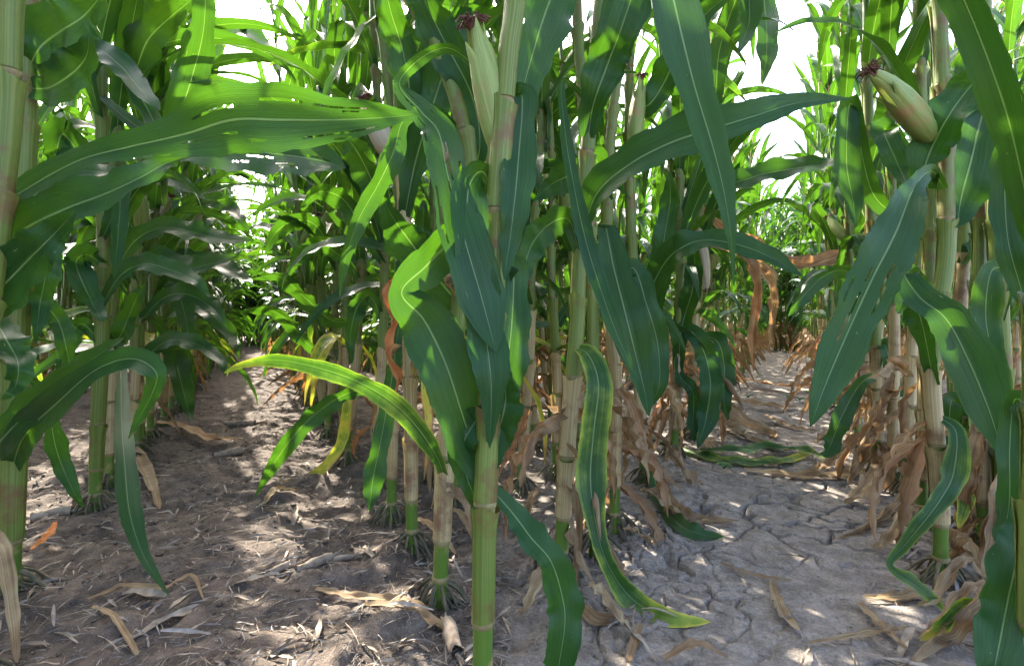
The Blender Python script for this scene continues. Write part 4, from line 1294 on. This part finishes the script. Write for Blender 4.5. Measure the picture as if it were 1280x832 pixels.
# ------------------------------------------------------------------ fallen leaves read from the photograph
def fallen(pts, half, label, cat="fallen leaf", name="fallen_leaf", mat=None, age=0.0, seed=0, crumple=.12, lift=None, nu=7):
    c = gnd(*pts[len(pts) // 2])
    c[2] = gz(c[0], c[1])
    P3 = []
    W3 = []
    for i, ((x, y), h) in enumerate(zip(pts, half)):
        q = gnd(x, y)
        q[2] = gz(q[0], q[1]) + .010 + (lift[i] if lift else 0)
        P3.append(q)
        W3.append(h * q[1] / F)
    n = 40
    P = catmull(P3, n)
    P[:, 2] = np.maximum(P[:, 2], [gz(a, b) + .008 for a, b in P[:, :2]])
    W = np.interp(np.linspace(0, 1, n), np.linspace(0, 1, len(W3)), W3)
    W[-1] = .0005
    T = unit(np.gradient(P, axis=0))
    S = unit(np.cross(T, np.tile([0., -.25, 1], (n, 1))))
    N = np.cross(S, T)
    V, Fc, UV = ribbon(P, S, N, W, nu, .35, .25, 5, seed, crumple=crumple)
    o = link(name, MB().add(V - c, Fc, UV).mesh(name, [mat or M_DRY]), None, age)
    o.location = c
    o["label"] = label
    o["category"] = cat
    return o


fallen([(812, 549), (850, 565), (890, 577), (930, 582), (975, 580), (1015, 572)], [4, 7, 9, 10, 9, 3], "long green leaf with pale rib lying across the cracked path", mat=M_LEAF, age=.5, seed=1)
fallen([(875, 572), (920, 576), (965, 570), (1010, 574), (1035, 580)], [5, 9, 9, 7, 2], "broader green fallen leaf overlapping the long pale-ribbed one", mat=M_LEAF, age=.4, seed=2, lift=[.02, .03, .02, .015, .005])
fallen([(930, 590), (980, 596), (1030, 598), (1070, 592), (1100, 588)], [3, 8, 9, 8, 2], "bleached leaf lying across the cracked path behind the green ones", seed=3)
fallen([(964, 722), (970, 745), (980, 768), (998, 792)], [3, 7, 9, 3], "pale tan pointed leaf shard alone on cracked soil", seed=4)
fallen([(900, 700), (930, 712), (962, 718), (990, 722)], [2, 3, 3, 1], "thin grey-brown leaf rib lying alone on cracked soil", seed=5)
fallen([(1072, 752), (1090, 775), (1110, 795), (1135, 815)], [4, 7, 6, 2], "grey shrivelled leaf strip below the S-curled green leaf", seed=6)
fallen([(1010, 810), (1060, 800), (1110, 792), (1140, 790)], [2, 4, 5, 2], "rope-like twisted brown leaf lying on cracked soil", seed=7, crumple=.5)
fallen([(1080, 745), (1120, 745), (1150, 742), (1180, 752)], [3, 8, 8, 2], "grey-white weathered leaf beneath the S-curled green leaf", seed=8)
fallen([(785, 832), (795, 800), (800, 780)], [4, 7, 3], "grey split stalk shred beside the yellow-green trailing leaf", seed=9)
fallen([(830, 828), (870, 824), (910, 826)], [4, 7, 2], "brown curled leaf lying by bleached shreds on cracked soil", seed=10, lift=[0, .02, 0])
fallen([(905, 540), (940, 555), (975, 566), (990, 568)], [3, 6, 7, 2], "crumpled buff leaf where hanging brown leaves reach the cracked path", seed=11)
fallen([(1050, 560), (1085, 545), (1110, 540)], [4, 8, 2], "papery brown leaf heaped at foot of green-banded stem", seed=12, lift=[0, .03, .01], crumple=.4)
fallen([(880, 508), (920, 512), (960, 515), (1000, 512)], [3, 6, 7, 2], "long tan leaf heaped across the far cracked path", seed=13, lift=[.02, .03, .02, 0])
fallen([(930, 480), (965, 490), (1000, 492), (1030, 488)], [3, 6, 6, 2], "rust brown leaf heaped across the far cracked path", seed=14, age=.2, lift=[.03, .04, .03, .01])
fallen([(955, 520), (985, 535), (1020, 540)], [3, 6, 2], "short brown leaf scrap on far cracked path", seed=15)
fallen([(195, 535), (230, 540), (265, 552), (305, 546)], [3, 6, 7, 2], "reddish brown curled leaf on soil by slender plants of littered path", seed=16, age=.12, lift=[.02, .03, .02, 0])
fallen([(155, 560), (170, 575), (185, 600), (200, 640)], [4, 8, 8, 3], "torn tan leaf heaped between hanging green leaf and paired stalks", seed=17, lift=[.01, .02, .01, 0])
fallen([(395, 745), (440, 750), (490, 752), (540, 762)], [3, 6, 7, 3], "long grey weathered husk strip lying across littered path", seed=18)
fallen([(455, 760), (500, 770), (540, 782), (575, 800)], [3, 6, 7, 2], "tan weathered husk strip beside the kinked corn plant's foot", seed=19)
fallen([(110, 765), (160, 748), (205, 752), (240, 748), (255, 772)], [2, 5, 4, 3, 1], "thin curving tan leaf on littered soil near spread brace roots", seed=20)
fallen([(115, 775), (140, 790), (160, 815), (172, 832)], [2, 4, 4, 3], "bleached bent leaf strip near spread brace roots", seed=21)
fallen([(40, 700), (62, 690), (70, 676)], [3, 7, 2], "bright orange dead leaf scrap beside thick pale stalk", seed=22, age=.8, lift=[.01, .03, .04])
fallen([(-6, 770), (8, 790), (18, 815), (22, 840)], [8, 9, 7, 3], "brown split leaf leaning beside spread brace roots", seed=23, lift=[.12, .1, .05, 0])
fallen([(330, 625), (345, 618), (370, 612)], [3, 6, 2], "buff leaf end under the yellow trailing leaf", seed=24)
fallen([(520, 655), (545, 672), (570, 690)], [4, 7, 2], "rosy tan leaf between the sunlit stem and tan sheathed stem", seed=25, lift=[.02, .03, .0])
fallen([(560, 655), (580, 668), (598, 690)], [3, 6, 2], "brown leaf arching at foot of massive smooth stalk", seed=26, lift=[.05, .05, .0])


for i, (x_, y_, dx, dy) in enumerate([(1110, 600, -40, 30), (1140, 640, 30, 24), (1075, 575, -45, 14), (1195, 700, 34, 30), (1215, 735, -50, 22), (1060, 545, -30, 10), (1230, 770, -60, 30), (1150, 665, -44, 20),
                                       (740, 690, 34, 22), (690, 740, -30, 20), (800, 640, 40, 8), (830, 600, 36, 12), (735, 770, 40, 16), (860, 560, 34, 8), (672, 640, -20, 30), (665, 700, 20, 20), (900, 545, 26, 6), (780, 690, 30, -10)]):
    fl = fallen([(x_, y_), (x_ + dx * .4, y_ + dy * .3), (x_ + dx, y_ + dy), (x_ + dx * 1.4, y_ + dy * 1.1)], [3, 8 - i % 3, 7, 1], "crumpled tan dead leaf littering the foot of the cracked path's edge rows", seed=40 + i, crumple=.45, lift=[.06, .05, .015, 0])
    fl["group"] = "dead leaves at the foot of the cracked path's rows"


# old stalk pieces: short fibrous split tubes
def old_stalk(x, y, ln_px, ang, rpx, label, seed):
    c = gnd(x, y)
    d0 = c[1]
    ln = ln_px * d0 / F
    r0 = rpx * d0 / F
    c[2] = gz(c[0], c[1]) + r0 * .6
    r = np.random.default_rng(seed)
    t = np.linspace(-.5, .5, 9)
    P = np.stack([t * ln * math.cos(ang), t * ln * math.sin(ang), .004 * np.sin(t * 5)], -1)
    th = np.linspace(0, 6.283, 11)
    rad = r0 * (1 + .2 * np.sin(2 * th + 1)[None, :] + r.uniform(-.15, .15, (9, 11)))
    m = MB().add(*tube(P, rad, 10))
    for k_ in range(9):       # frayed ends
        e = P[-1] if k_ % 2 else P[0]
        sgn = 1 if k_ % 2 else -1
        dv = np.array([math.cos(ang) * sgn + r.uniform(-.5, .5), math.sin(ang) * sgn + r.uniform(-.5, .5), r.uniform(-.1, .4)])
        m.add(*tube(catmull([e, e + dv * ln * .15, e + dv * ln * r.uniform(.2, .4)], 4), np.linspace(r0 * .3, r0 * .1, 4), 4))
    o = link("old_stalk_piece", m.mesh("old_stalk_piece", [M_COB]))
    o.location = c
    o["label"] = label
    o["category"] = "stalk piece"
    return o


old_stalk(392, 716, 46, .75, 6, "broken old corn stalk in sunlit patch of littered path", 1)
old_stalk(420, 708, 40, .35, 4, "thinner old stalk beside broken one in sunlit patch", 2)
old_stalk(350, 722, 36, .5, 4, "frayed old stalk at end of sunlit patch", 3)
old_stalk(285, 567, 34, .8, 4.5, "dark old stalk end beside reddish curled leaf", 4)
old_stalk(65, 645, 40, .4, 6, "grey hollow old stalk behind the thick pale stalk", 5)
old_stalk(300, 530, 40, -.1, 3.5, "pale straight old stalk lying far along littered path", 6)
old_stalk(565, 800, 60, 1.9, 10, "rotting corn cob by foot of massive smooth stalk", 7)

# ------------------------------------------------------------------ loose litter: counted pieces, then uncountable chaff
def strip_mesh(seed, mat):
    r = np.random.default_rng(seed)
    n = 7
    L_ = r.uniform(.03, .10)
    t = np.linspace(-.5, .5, n)
    b = r.uniform(-.5, .5) * (1 if seed % 4 == 0 else .2)
    P = np.stack([t * L_, b * L_ * t * t, .005 * r.uniform(0, 1) * (1 - 4 * t * t) + .003], -1)
    T = unit(np.gradient(P, axis=0))
    S = unit(np.cross(T, np.tile([0., 0, 1], (n, 1))))
    N = np.cross(S, T)
    tw = r.uniform(-1.2, 1.2) * (t + .5)
    S2 = S * np.cos(tw)[:, None] + N * np.sin(tw)[:, None]
    W = r.choice([.0012, .0018, .0025, .004, .007]) * (1 - .6 * np.abs(t * 2) ** 2)
    return MB().add(*ribbon(P, S2, np.cross(S2, T), W, 3, .5, .3, 3, seed, crumple=.25)).mesh("leaf_shred", [mat])


SHRED = [strip_mesh(i, M_STRAW if i % 3 else M_STRAWG) for i in range(14)]
SHRED_ARR = []
for me in SHRED:
    n_ = len(me.vertices)
    v = np.empty(n_ * 3, np.float32)
    me.vertices.foreach_get("co", v)
    SHRED_ARR.append((v.reshape(-1, 3).astype(float), grid_faces(7, 3)))


def put_shred(x, y, sc, label, group):
    k_ = rr.randrange(len(SHRED))
    o = link("leaf_shred", SHRED[k_])
    o.location = (x, y, gz(x, y) + .004)
    o.rotation_euler = (rr.uniform(-.2, .2), rr.uniform(-.2, .2), rr.uniform(0, 6.283))
    o.scale = (sc, sc, sc)
    o["label"] = label
    o["category"] = "leaf shred"
    o["group"] = group


cnt = 0
while cnt < 110:
    x_, y_ = rr.uniform(20, 600), rr.uniform(520, 825)
    q = gnd(x_, y_)
    off = float(q[:2] @ perA)
    if not (A_L - .1 < off < A_R + .12):
        continue
    put_shred(q[0], q[1], rr.uniform(.8, 1.35), "dry straw-coloured leaf shred lying on the soil of the littered path", "leaf shreds on the littered path")
    cnt += 1
cnt = 0
while cnt < 55:
    x_, y_ = rr.uniform(700, 1240), rr.uniform(540, 825)
    q = gnd(x_, y_)
    off = float(q[:2] @ perB)
    edge = min(abs(off - B_L), abs(off - B_R))
    if not (B_L - .15 < off < B_R + .15) or (edge > .12 and rr.random() < .8):
        continue
    put_shred(q[0], q[1], rr.uniform(.7, 1.4), "dry pale leaf shred lying on the soil of the cracked path", "leaf shreds on the cracked path")
    cnt += 1

chaff = [MB(), MB()]
nr = np.random.default_rng(77)


def scatter(field, count, smin, smax, band, mbk, size):
    d_, p_, lo_, hi_ = (dirA, perA, A_L, A_R) if field == 'A' else (dirB, perB, B_L, B_R)
    for _ in range(count):
        s = smin + (smax - smin) * nr.random() ** 1.6
        off = nr.uniform(lo_ - .5, hi_ + .4) if band is None else (lo_ if nr.random() < .5 else hi_) + nr.normal(0, band)
        q = p_ * off + d_ * s
        if (field == 'A') != (q[0] < 0):
            continue
        V, Fc = SHRED_ARR[nr.integers(14)]
        sc = size * nr.uniform(.35, 1.1)
        c, s_ = math.cos(nr.uniform(0, 6.28)), 0
        a = nr.uniform(0, 6.28)
        Vt = rotz(V * np.array([sc, sc * nr.uniform(.4, 1), sc]), a)
        Vt[:, 2] += Vt[:, 0] * nr.uniform(-.15, .15)
        mbk.add(Vt + np.array([q[0], q[1], gz(q[0], q[1]) + .003]), Fc)


scatter('A', 6200, .7, 5, None, chaff[0], .62)
scatter('A', 5200, .7, 4, None, chaff[1], .55)
scatter('B', 1300, .9, 6, .13, chaff[0], .9)
scatter('B', 1300, .8, 5, None, chaff[1], .4)
for m_, mat, lab in ((chaff[0], M_STRAW, "tan chaff and straw crumbs strewn over the soil"), (chaff[1], M_STRAWG, "grey weathered straw crumbs strewn over the soil")):
    o = link("straw_litter", m_.mesh("straw_litter", [mat]), kind="stuff")
    o["label"] = lab
    o["category"] = "straw litter"

# soil crumbs
cr = MB()
base = np.array([[-1, -1, -1], [1, -1, -1], [1, 1, -1], [-1, 1, -1], [-1, -1, 1], [1, -1, 1], [1, 1, 1], [-1, 1, 1]], float) * .58
bf = np.array([[0, 3, 2, 1], [4, 5, 6, 7], [0, 1, 5, 4], [1, 2, 6, 5], [2, 3, 7, 6], [3, 0, 4, 7]])
for _ in range(2200):
    s = .75 + 3.2 * nr.random() ** 1.5
    A_ = nr.random() < .75
    off = nr.uniform(A_L - .3, A_R + .3) if A_ else nr.uniform(B_L - .1, B_R + .1)
    q = (perA * off + dirA * s) if A_ else (perB * off + dirB * s)
    sz = nr.uniform(.002, .006) * (1.8 if nr.random() < .12 and A_ else 1) * (1 if A_ else .55)
    V = base * sz * nr.uniform(.6, 1.35, (8, 1)) * np.array([1.3, 1, .5])
    cr.add(rotz(V, nr.uniform(0, 6)) + np.array([q[0], q[1], gz(q[0], q[1]) + sz * .25]), bf)
o = link("soil_crumbs", cr.mesh("soil_crumbs", [M_SOIL]), kind="stuff")
o["label"] = "small crumbs and clods of dark soil"
o["category"] = "soil"

# seedlings on the far cracked path
for i, (x_, y_) in enumerate([(985, 500), (1000, 505), (1010, 496), (935, 500), (905, 590), (1030, 510)]):
    q = gnd(x_, y_)
    m = MB()
    for k_ in range(6):
        a = k_ * 1.05
        t = np.linspace(0, 1, 6)
        P = np.stack([np.cos(a) * t * .035, np.sin(a) * t * .035, .02 + .018 * np.sin(t * 2.4)], -1)
        T = unit(np.gradient(P, axis=0))
        S = unit(np.cross(T, np.tile([0., 0, 1], (6, 1))))
        m.add(*ribbon(P, S, np.cross(S, T), .010 * np.sin(np.clip(t + .08, 0, 1) * 3.0) + .0006, 3, .3, .1, 2, k_))
    o = link("seedling", m.mesh("seedling", [M_WEED]))
    o.location = (q[0], q[1], gz(q[0], q[1]) - .005)
    o["label"] = "tiny green weed seedling sprouting from the cracked path"
    o["category"] = "weed"
    o["group"] = "weed seedlings"
